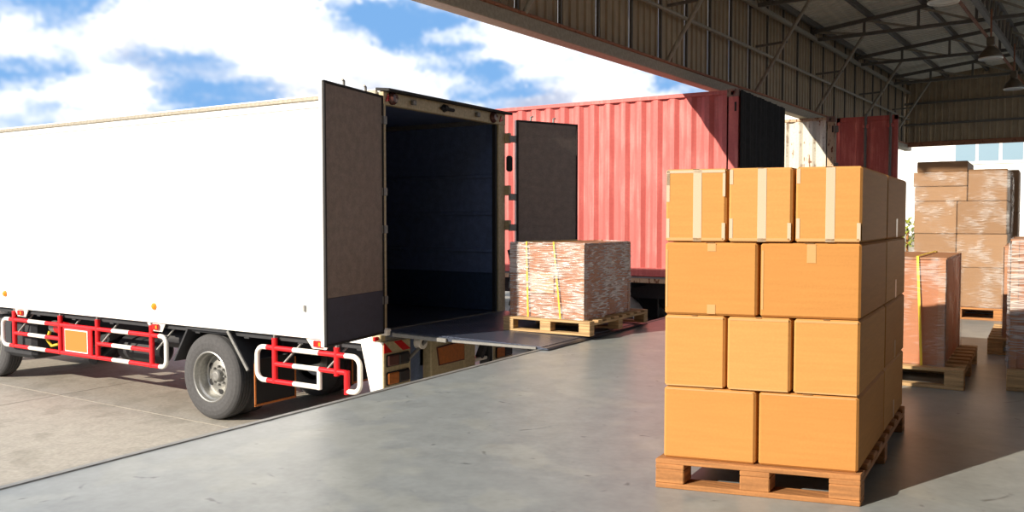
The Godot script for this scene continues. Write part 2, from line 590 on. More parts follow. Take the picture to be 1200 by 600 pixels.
	put("wall_cover", sh().prism([Vector2(SHED_V, LOW + 0.1), Vector2(SHED_IN, LOW + 0.1), Vector2(SHED_IN, roof_h(SHED_IN)), Vector2(SHED_V, roof_h(SHED_V))], Vector3(SHED_U1 + 0.02, 0, 0), V, H, U * 0.03), M.shed_sheet, wb)
	put("bottom_beam", sh().box(SHED_U1 - 0.08, SHED_U1 + 0.08, SHED_IN, SHED_V, LOW + 0.02, LOW + 0.16, 0.008), M.shed_rust, wb)
	for h in [5.30, 5.95]:
		put("wall_rail", sh().box(SHED_U1 - 0.1, SHED_U1 - 0.04, SHED_IN, SHED_V, h - 0.03, h + 0.03), M.dark_steel, wb)
	# unseen inner side wall on the right, added to keep skylight off the stack
	var wr := thing("wall_right_shade", Vector3.ZERO, "ribbed metal sheet wall added along the inner side of the shed for shade", "", "", "structure", turn)
	var near := 8.12 - BAY * 2.25
	for i in 17:
		var u := near - step * 7 + i * step
		put("wall_sheet", sh().sheet(pr, Vector3(u, SHED_IN, 0.0), U, V, H * roof_h(SHED_IN)), M.shed_sheet, wr)
	put("wall_cover", sh().box(near - step * 7, near + step * 10, SHED_IN - 0.05, SHED_IN - 0.02, 0.0, roof_h(SHED_IN)), M.shed_sheet, wr)
	for i in 5:
		put("wall_post", sh().box(11.77 + BAY * i, 11.92 + BAY * i, SHED_IN - 0.1, SHED_IN + 0.05, 0.0, roof_h(SHED_IN)), M.shed_steel, wr)
	# made-up store behind the camera, added to shade the dock beside the stack
	var wf := thing("wall_front_shade", Vector3.ZERO, "ribbed metal sheet wall and roof added at the near end to shade the dock", "", "", "structure", turn)
	var sv := 1.6
	for i in 7:
		put("wall_sheet", sh().sheet(pr, Vector3(near - step * (i + 1), sv, DOCK), U, V, H * (roof_h(sv) - DOCK)), M.shed_sheet, wf)
	put("wall_cover", sh().box(near - step * 7, near, sv - 0.06, sv - 0.03, 0.0, roof_h(sv)), M.shed_sheet, wf)
	put("gable", sh().prism([Vector2(sv, 0), Vector2(SHED_IN, 0), Vector2(SHED_IN, roof_h(SHED_IN)), Vector2(sv, roof_h(sv))], Vector3(near - step * 7, 0, 0), V, H, U * -0.05), M.shed_sheet, wf)
	put("shade_roof", sh().hexa(Vector3(near - step * 7, sv, roof_h(sv)), U * (first - near + step * 7 - 0.02), slope * (sv - SHED_IN), H * 0.03), M.roof_sheet, wf)  # added roof, unseen, blocks the sky over this side of the dock
	# pendant lamps
	var spots := [Vector3(13.45, 2.22, 5.42), Vector3(18.3, 2.2, 5.36), Vector3(22.2, 2.2, 5.28)]
	var says := ["brown bell shaded pendant lamp hanging close under the roof girder", "brown bell shaded pendant lamp in the middle of the row", "brown bell shaded pendant lamp next to the far gable wall"]
	for i in 3:
		var p: Vector3 = spots[i]
		var cs := cos(CANOPY_TURN)
		var sn := sin(CANOPY_TURN)
		var q := Vector3(p.x * cs + p.y * sn, -p.x * sn + p.y * cs, p.z)
		var l := thing("pendant_lamp", q, says[i], "lamp", "pendant lamps under the shed roof")
		put("shade", sh().lathe([Vector2(0.20, 0.0), Vector2(0.195, 0.05), Vector2(0.16, 0.13), Vector2(0.10, 0.19), Vector2(0.07, 0.22), Vector2(0.07, 0.25), Vector2(0.0, 0.25)], q, H, 28), M.lamp_shade, l)
		put("reflector", sh().lathe([Vector2(0.195, 0.004), Vector2(0.15, 0.03), Vector2(0.0, 0.035)], q, H, 28), M.lamp_white, l)
		put("rim", sh().lathe([Vector2(0.19, 0.0), Vector2(0.205, -0.012), Vector2(0.21, 0.0), Vector2(0.205, 0.012), Vector2(0.195, 0.01)], q, H, 28), M.lamp_white, l)
		put("ballast_box", sh().box(q.x - 0.07, q.x + 0.07, q.y - 0.07, q.y + 0.07, q.z + 0.24, q.z + 0.40, 0.015), M.lamp_shade, l)
		put("rod", sh().tube([q + H * 0.4, Vector3(q.x, q.y, CHORD - 0.02)], 0.015, 8), M.shed_rust, l)

# ------------------------------------------------------------------ truck
const TU := 6.49      # left side of the body
const TR := 8.75
const TV := 5.56      # rear end
const TF := 12.95
func wheel(parent: Node, c: Vector3, s: float, r := 0.505, wd := 0.27, hub := true) -> void:
	# s: +1 the outer face looks to -u, -1 to +u
	var ax := Vector3(1, 0, 0) * s
	var w := part("wheel", parent)
	var a := wd
	var prof := [Vector2(0.285, 0.03), Vector2(0.30, 0.012), Vector2(0.34, 0.0), Vector2(0.40, -0.004), Vector2(0.45, 0.006), Vector2(0.482, 0.025), Vector2(0.498, 0.042)]
	for g in 4:
		var g0 := 0.042 + (a - 0.084) * (g + 0.75) / 4.5
		prof.append_array([Vector2(0.505, g0), Vector2(0.493, g0 + 0.004), Vector2(0.493, g0 + 0.014), Vector2(0.505, g0 + 0.018)])
	prof.append_array([Vector2(0.498, a - 0.042), Vector2(0.482, a - 0.025), Vector2(0.45, a - 0.006), Vector2(0.40, a + 0.004), Vector2(0.34, a), Vector2(0.30, a - 0.012), Vector2(0.285, a - 0.03)])
	for i in prof.size():
		prof[i] = Vector2(prof[i].x * r / 0.505, prof[i].y)
	put("tyre", sh().lathe(prof, c, ax, 56), M.tyre, w)
	put("rim", sh().lathe([Vector2(0.30, 0.035), Vector2(0.303, 0.01), Vector2(0.292, 0.004), Vector2(0.282, 0.012), Vector2(0.272, 0.05), Vector2(0.256, 0.07), Vector2(0.250, 0.165), Vector2(0.235, 0.178), Vector2(0.165, 0.158), Vector2(0.12, 0.148), Vector2(0.0, 0.148)], c, ax, 48), M.steel, w)
	if hub:
		put("hub", sh().lathe([Vector2(0.075, 0.15), Vector2(0.07, 0.10), Vector2(0.058, 0.085), Vector2(0.04, 0.08), Vector2(0.0, 0.08)], c, ax, 24), M.dull_steel, w)
		for k in 8:
			var an := TAU * k / 8.0
			var p := c + Vector3(0, cos(an), sin(an)) * 0.108
			put("lug_nut", sh().lathe([Vector2(0.015, 0.15), Vector2(0.015, 0.122), Vector2(0.010, 0.115), Vector2(0.0, 0.115)], p, ax, 8), M.dull_steel, w)
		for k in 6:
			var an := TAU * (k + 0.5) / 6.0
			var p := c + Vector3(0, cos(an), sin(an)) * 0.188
			put("hand_hole_shade", sh().lathe([Vector2(0.04, 0.17), Vector2(0.04, 0.161), Vector2(0.034, 0.159), Vector2(0.0, 0.159)], p, ax, 14), M.rubber, w)  # dark discs painted as the shade inside the rim openings

func rail(parent: Node, called: String, pts: Array, m: Material, r := 0.028) -> void:
	put(called, sh().tube(pts, r, 10), m, parent)

func vh(v: float, h: float) -> Vector3:
	return Vector3(TU + 0.03, v, h)

func arc(cv: float, ch: float, r: float, a0: float, a1: float, n := 6) -> Array:
	var q := []
	for i in n + 1:
		var a := deg_to_rad(lerpf(a0, a1, float(i) / n))
		q.append(vh(cv + r * cos(a), ch + r * sin(a)))
	return q

func door_leaf(parent: Node, hinge: Vector2, free: Vector2, h0: float, h1: float) -> void:
	var d := part("rear_door", parent)
	var e := Vector3(free.x - hinge.x, free.y - hinge.y, 0)
	var n := Vector3(e.y, -e.x, 0).normalized()
	if n.y > 0.0:
		n = -n                                 # n looks back at the dock
	var o := Vector3(hinge.x, hinge.y, 0)
	var ln := e.length()
	e = e.normalized()
	var H := Vector3(0, 0, 1)
	put("outer_skin", sh().hexa(o - n * 0.045 + H * h0, e * ln, n * 0.04, H * (h1 - h0), 0.006), M.truck_white, d)
	put("inner_panel", sh().hexa(o + e * 0.02 - n * 0.006 + H * (h0 + 0.43), e * (ln - 0.04), n * 0.014, H * (h1 - h0 - 0.45), 0.003), M.door_lining, d)
	put("kick_panel", sh().hexa(o + e * 0.02 - n * 0.006 + H * (h0 + 0.02), e * (ln - 0.04), n * 0.016, H * 0.41, 0.003), M.door_kick, d)
	var g := sh()
	for k in [0, 1]:
		g.hexa(o + e * (k * (ln - 0.022)) - n * 0.006 + H * h0, e * 0.022, n * 0.026, H * (h1 - h0), 0.004)
		g.hexa(o - n * 0.006 + H * (h0 if k == 0 else h1 - 0.022), e * ln, n * 0.026, H * 0.022, 0.004)
	put("rubber_seal", g, M.rubber, d)
	for t in [0.25, 0.62]:
		put("top_bolt", sh().tube([o + e * ln * t - n * 0.03 + H * h1, o + e * ln * t - n * 0.03 + H * (h1 + 0.05), o + e * (ln * t + 0.03) - n * 0.03 + H * (h1 + 0.06)], 0.012, 8), M.dull_steel, d)

func build_truck() -> void:
	var t := thing("box_truck", Vector3((TU + TR) / 2.0, TV, 0), "white box truck backed up to the dock with rear doors open", "truck")
	var H := Vector3(0, 0, 1)
	# body
	put("side_panel", sh().box(TU, TU + 0.05, TV + 0.06, TF, 1.24, 3.50), M.truck_white, t)
	put("side_skirt", sh().box(TU - 0.006, TU + 0.05, TV + 0.06, TF, 1.09, 1.235, 0.004), M.truck_white, t)
	put("top_rail", sh().box(TU - 0.012, TU + 0.06, TV + 0.06, TF, 3.505, 3.575, 0.008), M.truck_white, t)
	put("gutter", sh().box(TU - 0.02, TU + 0.06, TV + 0.06, TF, 3.58, 3.625, 0.008), M.bare_alloy, t)
	put("side_panel", sh().box(TR - 0.05, TR, TV + 0.06, TF, 1.09, 3.60), M.truck_white, t)
	put("roof", sh().box(TU + 0.0, TR, TV + 0.02, TF, 3.60, 3.64, 0.01), M.truck_white, t)
	put("front_wall", sh().box(TU, TR, TF, TF + 0.05, 1.09, 3.64, 0.01), M.truck_white, t)
	put("load_floor", sh().box(TU + 0.02, TR - 0.02, TV + 0.02, TF, 1.10, 1.24), M.tread_plate, t)
	put("lining", sh().box(TU + 0.05, TU + 0.07, TV + 0.06, TF, 1.24, 3.56), M.lining, t)
	put("lining", sh().box(TR - 0.07, TR - 0.05, TV + 0.06, TF, 1.70, 3.56), M.lining, t)
	put("kick_plate", sh().box(TR - 0.09, TR - 0.05, TV + 0.06, TF, 1.24, 1.70, 0.004), M.kick_plate, t)
	put("lining", sh().box(TU + 0.05, TR - 0.05, TF - 0.03, TF, 1.24, 3.56), M.lining, t)
	put("lining", sh().box(TU + 0.05, TR - 0.05, TV + 0.06, TF, 3.55, 3.59), M.lining, t)
	for k in 3:
		put("lashing_rail", sh().box(TR - 0.10, TR - 0.07, TV + 0.1, TF, 1.95 + 0.45 * k, 1.99 + 0.45 * k, 0.004), M.lining, t)
	put("ceiling_cove", sh().bar(Vector3(TR - 0.12, TV + 0.1, 3.52), Vector3(TR - 0.12, TF, 3.52), 0.05, 0.05), M.dull_steel, t)
	# rear frame
	var hd := put("rear_header", sh().box(TU + 0.01, TR - 0.01, TV - 0.01, TV + 0.06, 3.48, 3.61, 0.006), M.cream, t)
	put("gutter_hood", sh().hexa(Vector3(TU - 0.01, TV - 0.10, 3.60), Vector3(TR - TU + 0.02, 0, 0), Vector3(0, 0.18, 0.02), H * 0.03, 0.006), M.rubber, hd)
	for u in [6.63, 8.46]:
		put("tail_lamp", sh().lathe([Vector2(0.0, -0.055), Vector2(0.04, -0.05), Vector2(0.062, -0.02), Vector2(0.065, 0.0)], Vector3(u, TV - 0.01, 3.55), Vector3(0, 1, 0), 20), M.dark_lens, hd)
	for u in [6.53, 8.60]:
		put("red_reflector", sh().prism([Vector2(0, 0), Vector2(0.07, 0.02), Vector2(0.03, 0.08)], Vector3(u, TV - 0.012, 3.51), Vector3(1, 0, 0), H, Vector3(0, -0.01, 0)), M.red_lens, hd)
	for u in [6.95, 8.12]:
		put("door_catch", sh().box(u - 0.03, u + 0.03, TV - 0.05, TV - 0.01, 3.52, 3.57, 0.008), M.dull_steel, hd)
	put("plate_lamp", sh().lathe([Vector2(0.0, -0.05), Vector2(0.03, -0.045), Vector2(0.04, -0.01), Vector2(0.045, 0.0)], Vector3(7.50, TV - 0.01, 3.55), Vector3(0, 1, 0), 16), M.rubber, hd)
	put("lamp_bar", sh().box(7.42, 7.66, TV - 0.045, TV - 0.01, 3.525, 3.56, 0.01), M.rubber, hd)
	for k in [[TU + 0.0, TU + 0.06], [TR - 0.15, TR]]:
		put("rear_post", sh().box(k[0], k[1], TV, TV + 0.06, 1.12, 3.50, 0.006), M.cream, t)
	put("post_seal", sh().box(TR - 0.19, TR - 0.15, TV + 0.02, TV + 0.07, 1.24, 3.48, 0.004), M.rubber, t)
	put("rear_sill", sh().box(TU, TR, TV - 0.03, TV + 0.06, 1.14, 1.243, 0.006), M.dull_steel, t)
	# doors
	door_leaf(t, Vector2(6.455, 5.53), Vector2(5.45, 5.34), 1.22, 3.555)
	door_leaf(t, Vector2(8.86, 5.47), Vector2(9.70, 5.08), 1.22, 3.555)
	for h in [1.55, 2.25, 2.62, 3.32]:
		put("hinge", sh().hexa(Vector3(TR - 0.01, 5.49, h - 0.04), Vector3(0.13, -0.03, 0), Vector3(0.01, 0.025, 0), H * 0.08, 0.004), M.dull_steel, t)
		put("hinge", sh().hexa(Vector3(TU - 0.06, 5.51, h - 0.04), Vector3(0.08, 0.0, 0), Vector3(0.0, 0.025, 0), H * 0.08, 0.004), M.dull_steel, t)
	for h in [2.28, 2.70, 3.33]:
		put("hinge_bracket", sh().box(TR - 0.005, TR + 0.04, TV - 0.06, TV + 0.02, h - 0.06, h + 0.06, 0.006), M.cream, t)
	put("door_latch", sh().box(TR + 0.0, TR + 0.09, TV - 0.06, TV + 0.0, 2.93, 3.12, 0.02), M.rubber, t)
	put("chain", sh().tube([Vector3(TR + 0.02, TV - 0.04, 1.98), Vector3(TR + 0.05, TV - 0.07, 1.80), Vector3(TR + 0.03, TV - 0.05, 1.62), Vector3(TR + 0.06, TV - 0.07, 1.45), Vector3(TR + 0.03, TV - 0.05, 1.30)], 0.022, 8), M.rubber, t)
	# side fittings
	for v in [12.6, 9.195]:
		put("amber_marker", sh().lathe([Vector2(0.042, 0.0), Vector2(0.042, -0.015), Vector2(0.025, -0.03), Vector2(0.0, -0.034)], Vector3(TU, v, 1.29), Vector3(1, 0, 0), 18), M.amber_lens, t)
	put("side_catch", sh().box(TU - 0.02, TU, 6.62, 6.655, 1.37, 1.44, 0.005), M.dull_steel, t)
	for v in [12.24, 9.2, 6.47]:
		var b := put("marker_bracket", sh().prism([Vector2(-0.17, 1.09), Vector2(0.20, 1.09), Vector2(0.10, 0.98), Vector2(-0.10, 0.98)], Vector3(TU + 0.03, v, 0), Vector3(0, 1, 0), H, Vector3(0.01, 0, 0)), M.white_paint, t)
		put("red_marker", sh().box(TU - 0.005, TU + 0.03, v - 0.06, v + 0.06, 1.0, 1.07, 0.008), M.red_lens, b)
		put("amber_strip", sh().box(TU - 0.008, TU + 0.0, v - 0.05, v - 0.02, 1.015, 1.055, 0.003), M.amber_lens, b)
	# chassis
	for u in [7.2, 7.98]:
		put("chassis_rail", sh().box(u, u + 0.08, TV + 0.1, 15.0, 0.78, 1.03), M.chassis, t)
	for k in 9:
		put("cross_member", sh().box(TU + 0.08, TR - 0.08, TV + 0.35 + 0.85 * k, TV + 0.43 + 0.85 * k, 1.0, 1.10), M.chassis, t)
	put("outrigger", sh().box(TU + 0.07, TU + 0.13, TV + 0.2, TF, 1.02, 1.09), M.chassis, t)
	put("rear_axle", sh().tube([Vector3(6.9, 8.25, 0.505), Vector3(8.35, 8.25, 0.505)], 0.09, 14), M.chassis, t)
	put("differential", sh().lathe([Vector2(0.0, -0.2), Vector2(0.12, -0.18), Vector2(0.2, -0.06), Vector2(0.2, 0.06), Vector2(0.12, 0.18), Vector2(0.0, 0.2)], Vector3(7.62, 8.25, 0.5), Vector3(1, 0, 0), 24), M.chassis, t)
	put("propeller_shaft", sh().tube([Vector3(7.62, 8.4, 0.55), Vector3(7.62, 12.9, 0.75)], 0.05, 12), M.chassis, t)
	for u in [7.1, 8.1]:
		put("leaf_spring", sh().tube([Vector3(u, 7.5, 0.78), Vector3(u, 7.9, 0.64), Vector3(u, 8.25, 0.60), Vector3(u, 8.6, 0.64), Vector3(u, 9.0, 0.78)], 0.05, 8), M.chassis, t)
	put("air_tank", sh().lathe([Vector2(0.0, -0.45), Vector2(0.1, -0.43), Vector2(0.17, -0.36), Vector2(0.17, 0.36), Vector2(0.1, 0.43), Vector2(0.0, 0.45)], Vector3(7.02, 10.15, 0.62), Vector3(0, 1, 0), 24), M.chassis, t)
	put("air_tank", sh().lathe([Vector2(0.0, -0.3), Vector2(0.08, -0.29), Vector2(0.12, -0.24), Vector2(0.12, 0.24), Vector2(0.08, 0.29), Vector2(0.0, 0.3)], Vector3(6.95, 9.35, 0.83), Vector3(0, 1, 0), 20), M.chassis, t)
	put("fuel_tank", sh().box(6.62, 7.1, 12.14, 13.0, 0.36, 0.92, 0.06), M.chassis, t)
	put("exhaust_pipe", sh().tube([Vector3(7.6, 11.4, 0.62), Vector3(7.1, 11.15, 0.55), Vector3(6.8, 11.0, 0.42)], 0.06, 14), M.chassis, t)
	var ft := put("filter_canister", sh().tube([Vector3(6.72, 11.32, 0.83), Vector3(6.72, 11.78, 0.85)], 0.085, 18), M.dull_steel, t)
	put("red_band", sh().tube([Vector3(6.72, 11.40, 0.833), Vector3(6.72, 11.66, 0.845)], 0.0865, 18), M.red_paint, ft)
	put("air_hose", sh().tube([Vector3(6.68, 11.82, 0.78), Vector3(6.66, 11.86, 0.66), Vector3(6.68, 11.78, 0.58), Vector3(6.72, 11.70, 0.6), Vector3(6.75, 11.6, 0.68)], 0.022, 8), M.yellow, t)
	put("battery_box", sh().box(6.72, 7.1, 11.35, 11.72, 0.56, 0.72, 0.02), M.chassis, t)
	# wheels
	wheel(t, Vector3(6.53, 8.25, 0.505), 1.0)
	wheel(t, Vector3(6.83, 8.25, 0.505), 1.0, 0.505, 0.27, false)
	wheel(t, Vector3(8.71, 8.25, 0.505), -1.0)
	wheel(t, Vector3(8.41, 8.25, 0.505), -1.0, 0.505, 0.27, false)
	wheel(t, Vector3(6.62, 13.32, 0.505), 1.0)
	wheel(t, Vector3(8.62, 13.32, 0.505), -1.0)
	put("front_axle", sh().tube([Vector3(6.8, 13.32, 0.5), Vector3(8.45, 13.32, 0.5)], 0.07, 12), M.chassis, t)
	# mudguard and flaps
	for s in [[TU + 0.02, TU + 0.66], [TR - 0.66, TR - 0.02]]:
		put("mudguard", sh().hexa(Vector3(s[0], 7.86, 1.06), Vector3(s[1] - s[0], 0, 0), Vector3(0, -0.32, -0.40), Vector3(0, 0.02, -0.02), 0.004), M.chassis, t)
		put("mudguard", sh().hexa(Vector3(s[0], 8.62, 1.06), Vector3(s[1] - s[0], 0, 0), Vector3(0, 0.26, -0.40), Vector3(0, -0.02, -0.02), 0.004), M.chassis, t)
		put("mudguard", sh().box(s[0], s[1], 7.84, 8.64, 1.05, 1.075), M.chassis, t)
		var fl := put("mud_flap", sh().box(s[0] + 0.0, s[1] - 0.02, 7.46, 7.475, 0.27, 0.78, 0.004), M.rubber, t)
		var g := sh()
		g.box(s[0], s[0] + 0.022, 7.452, 7.47, 0.26, 0.74, 0.003)
		g.box(s[1] - 0.04, s[1] - 0.018, 7.452, 7.47, 0.26, 0.74, 0.003)
		g.box(s[0], s[1] - 0.018, 7.452, 7.47, 0.25, 0.275, 0.003)
		put("flap_border", g, M.dark_orange, fl)
	put("mudguard_edge", sh().bar(vh(7.87, 1.08) + Vector3(-0.03, 0, 0), vh(7.54, 0.66) + Vector3(-0.03, 0, 0), 0.02, 0.035), M.dull_steel, t)
	build_guards(t)
	build_tail(t)
	build_cab(t)

func build_guards(t: Node) -> void:
	var R: Material = M.red_paint
	var Wt: Material = M.white_paint
	# long guard between the axles
	var g := part("side_guard", t)
	var top := 0.925
	var mdl := 0.735
	var bot := 0.55
	var near := 9.02
	var far := 12.74
	var bend := [vh(9.15, top)]
	bend.append_array(arc(near + 0.09, top - 0.09, 0.09, 90, 180))
	bend.append_array(arc(near + 0.09, bot + 0.09, 0.09, 180, 270))
	bend.append(vh(9.15, bot))
	rail(g, "white_bend", bend, Wt)
	bend = [vh(12.55, top)]
	bend.append_array(arc(far - 0.09, top - 0.09, 0.09, 90, 0))
	bend.append_array(arc(far - 0.09, bot + 0.09, 0.09, 0, -90))
	bend.append(vh(12.55, bot))
	rail(g, "white_bend", bend, Wt)
	for h in [top, bot]:
		for s in [[9.15, 9.75, R], [9.75, 10.1, Wt], [10.1, 11.63, R], [11.63, 12.05, Wt], [12.05, 12.55, R]]:
			rail(g, "red_rail" if s[2] == R else "white_rail", [vh(s[0], h), vh(s[1], h)], s[2])
	for s in [[9.3, 9.7, R], [9.7, 10.1, Wt], [10.1, 10.43, R], [11.28, 11.63, R], [11.63, 12.05, Wt], [12.05, 12.43, R]]:
		rail(g, "red_rail" if s[2] == R else "white_rail", [vh(s[0], mdl), vh(s[1], mdl)], s[2])
	for v in [9.3, 10.43, 11.28, 12.43]:
		rail(g, "upright", [vh(v, 0.53), vh(v, 1.05)], R, 0.032)
		rail(g, "upright_tip", [vh(v, 1.04), vh(v, 1.10)], M.dull_steel, 0.016)
		rail(g, "stay", [vh(v - 0.1, mdl + 0.02), vh(v - 0.3, 1.03) + Vector3(0.12, 0, 0)], M.dull_steel, 0.013)
	var x := TU + 0.01
	put("plate_frame", sh().box(x, x + 0.03, 10.54, 11.20, 0.54, 0.92, 0.01), R, g)
	put("plate_border", sh().box(x - 0.006, x, 10.62, 11.14, 0.585, 0.885), Wt, g)
	put("orange_plate", sh().box(x - 0.012, x - 0.004, 10.635, 11.125, 0.60, 0.87, 0.002), M.orange_plate, g)
	# short guard behind the rear wheel
	g = part("side_guard", t)
	top = 0.94
	mdl = 0.765
	bot = 0.572
	far = 7.42
	near = 5.90
	bend = [vh(7.26, top)]
	bend.append_array(arc(far - 0.1, top - 0.1, 0.1, 90, 0))
	bend.append_array(arc(far - 0.1, bot + 0.1, 0.1, 0, -90))
	bend.append(vh(7.26, bot))
	rail(g, "white_bend", bend, Wt)
	bend = [vh(6.1, top)]
	bend.append_array(arc(near + 0.1, top - 0.1, 0.1, 90, 180))
	bend.append_array(arc(near + 0.09, bot + 0.09, 0.09, 180, 270))
	bend.append(vh(6.07, bot))
	rail(g, "white_bend", bend, Wt)
	for s in [[6.1, 6.47, R], [6.47, 6.85, Wt], [6.85, 7.26, R]]:
		rail(g, "red_rail" if s[2] == R else "white_rail", [vh(s[0], top), vh(s[1], top)], s[2])
	for s in [[6.47, 6.85, Wt], [6.85, 7.26, R]]:
		rail(g, "red_rail" if s[2] == R else "white_rail", [vh(s[0], bot), vh(s[1], bot)], s[2])
	for s in [[6.08, 6.47, R], [6.47, 6.85, Wt], [6.85, 7.14, R]]:
		rail(g, "red_rail" if s[2] == R else "white_rail", [vh(s[0], mdl), vh(s[1], mdl)], s[2])
	rail(g, "white_rail", [vh(6.47, mdl), vh(6.47, bot - 0.02)], Wt)
	rail(g, "red_rail", [vh(6.08, mdl + 0.02), vh(6.08, bot - 0.03)], R, 0.032)
	rail(g, "upright", [vh(7.14, bot - 0.02), vh(7.14, 1.05)], R, 0.032)
	rail(g, "upright", [vh(6.22, 0.72), vh(6.22, 1.02)], R, 0.032)
	rail(g, "upright_tip", [vh(7.14, 1.04), vh(7.14, 1.10)], M.dull_steel, 0.016)
	rail(g, "upright_tip", [vh(6.22, 1.0), vh(6.22, 1.10)], M.dull_steel, 0.016)
	for v in [7.0, 6.35]:
		rail(g, "stay", [vh(v, mdl + 0.02), vh(v - 0.2, 1.04) + Vector3(0.12, 0, 0)], M.dull_steel, 0.013)

func light_box(t: Node, u0: float, u1: float, flip: bool) -> void:
	var b := part("rear_light_box", t)
	var H := Vector3(0, 0, 1)
	put("housing", sh().prism([Vector2(TV - 0.02, 1.13), Vector2(TV + 0.27, 1.13), Vector2(TV + 0.12, 0.55), Vector2(TV - 0.02, 0.55)], Vector3(u0, 0, 0), Vector3(0, 1, 0), H, Vector3(u1 - u0, 0, 0)), M.white_paint, b)
	put("back_plate", sh().box(u0 + 0.006, u1 - 0.006, TV - 0.032, TV - 0.02, 0.56, 1.125, 0.003), M.cream, b)
	var y := TV - 0.037
	var wd := u1 - u0 - 0.012
	var x0 := u0 + 0.006
	for k in 2:
		var a := 0.0 + k * 0.47
		var s := [Vector2(a, 0.105), Vector2(a + 0.24, 0.105), Vector2(a + 0.45, 0.0), Vector2(a + 0.21, 0.0)]
		if k == 0:
			s = [Vector2(0.0, 0.10), Vector2(0.02, 0.105), Vector2(0.30, 0.0), Vector2(0.0, 0.0)]
		else:
			s = [Vector2(0.36, 0.105), Vector2(0.64, 0.105), Vector2(1.0, 0.0), Vector2(0.70, 0.0)]
		for i in 4:
			s[i] = Vector2((1.0 - s[i].x if flip else s[i].x) * wd, s[i].y)
		put("red_stripe", sh().prism(s, Vector3(x0, y, 1.018), Vector3(1, 0, 0), H, Vector3(0, 0.006, 0)), M.red_lens, b)
	for r in [[0.875, 1.0], [0.69, 0.825]]:
		var l := part("tail_light", b)
		put("gasket", sh().box(u0 + 0.035, u1 - 0.035, TV - 0.045, TV - 0.03, r[0], r[1], 0.012), M.rubber, l)
		var um := (u0 + u1) / 2.0
		put("red_lens", sh().box(u0 + 0.045, um, TV - 0.062, TV - 0.044, r[0] + 0.01, r[1] - 0.01, 0.012), M.dark_lens if r[0] > 0.8 else M.dark_orange, l)
		put("dark_lens", sh().box(um + 0.004, u1 - 0.045, TV - 0.062, TV - 0.044, r[0] + 0.01, r[1] - 0.01, 0.012), M.black_lens, l)

func build_tail(t: Node) -> void:
	var H := Vector3(0, 0, 1)
	light_box(t, 6.45, 6.88, false)
	light_box(t, 8.44, 8.87, true)
	put("tail_corner", sh().box(6.42, 6.86, TV - 0.02, TV + 0.10, 1.135, 1.20, 0.01), M.cream, t)
	put("corner_reflector", sh().box(6.36, 6.42, TV + 0.0, TV + 0.03, 1.145, 1.19, 0.006), M.red_lens, t)
	var c := part("plate_panel", t)
	put("panel", sh().box(7.24, 8.08, TV - 0.02, TV + 0.10, 0.5, 1.08, 0.012), M.cream, c)
	put("panel_rib", sh().hexa(Vector3(7.86, TV - 0.03, 0.5), Vector3(0.10, 0, 0), Vector3(0, 0.03, 0), Vector3(-0.05, 0, 0.5), 0.008), M.cream, c)
	put("plate_frame", sh().prism([Vector2(7.33, 0.97), Vector2(7.84, 0.995), Vector2(7.85, 0.765), Vector2(7.37, 0.765)], Vector3(0, TV - 0.03, 0), Vector3(1, 0, 0), H, Vector3(0, 0.012, 0)), M.dark_lens, c)
	put("orange_plate", sh().prism([Vector2(7.345, 0.958), Vector2(7.825, 0.98), Vector2(7.835, 0.78), Vector2(7.38, 0.78)], Vector3(0, TV - 0.036, 0), Vector3(1, 0, 0), H, Vector3(0, 0.008, 0)), M.dark_orange, c)
	put("frame_beam", sh().box(6.86, 7.26, TV + 0.10, TV + 0.3, 0.12, 1.12, 0.01), M.lining, t)
	put("frame_beam", sh().box(8.36, 8.44, TV - 0.02, TV + 0.12, 0.45, 1.1, 0.01), M.chassis, t)
	put("rear_step", sh().box(8.08, 8.36, TV + 0.0, TV + 0.12, 0.70, 0.74, 0.008), M.white_paint, t)
	# tail lift
	var l := part("tail_lift", t)
	var e0 := TV - 0.04
	var e1 := EDGE - 0.10
	var P := [Vector2(e0, 1.24), Vector2(e1, DOCK + 0.022), Vector2(e1 - 0.02, DOCK + 0.008), Vector2(e0, 1.185)]
	put("platform", sh().prism(P, Vector3(6.50, 0, 0), Vector3(0, 1, 0), H, Vector3(2.22, 0, 0)), M.tread_plate, l)
	put("tread_deck", sh().hexa(Vector3(6.53, e0, 1.2405), Vector3(2.16, 0, 0), Vector3(0, e1 - e0 + 0.06, DOCK + 0.022 - 1.24 + 0.001), H * 0.004), M.tread_top, l)
	put("side_rail", sh().bar(Vector3(6.49, e0 - 0.08, 1.212), Vector3(6.49, 4.78, 1.20), 0.03, 0.04, 0.006), M.dull_steel, l)
	put("side_rail", sh().bar(Vector3(6.495, 4.72, 1.20), Vector3(6.495, e1 + 0.1, DOCK + 0.016), 0.022, 0.026, 0.004), M.dull_steel, l)
	put("corner_latch", sh().box(6.44, 6.52, TV - 0.08, TV - 0.0, 1.20, 1.265, 0.01), M.white_paint, l)
	put("hinge_boss", sh().lathe([Vector2(0.03, -0.02), Vector2(0.065, -0.02), Vector2(0.065, 0.06), Vector2(0.03, 0.06), Vector2(0.03, -0.02)], Vector3(6.98, TV - 0.10, 1.07), Vector3(0, 1, 0), 24), M.white_paint, l)
	put("hinge_pin", sh().lathe([Vector2(0.0, -0.015), Vector2(0.035, -0.015), Vector2(0.035, 0.06)], Vector3(6.98, TV - 0.10, 1.07), Vector3(0, 1, 0), 20), M.chassis, l)
	put("lift_arm", sh().bar(Vector3(8.25, TV + 0.05, 0.72), Vector3(8.25, TV - 0.12, 1.12), 0.06, 0.09, 0.01), M.chassis, l)
	put("cylinder", sh().tube([Vector3(6.80, TV - 0.02, 0.88), Vector3(7.05, TV - 0.14, 1.12)], 0.018, 10), M.dull_steel, l)

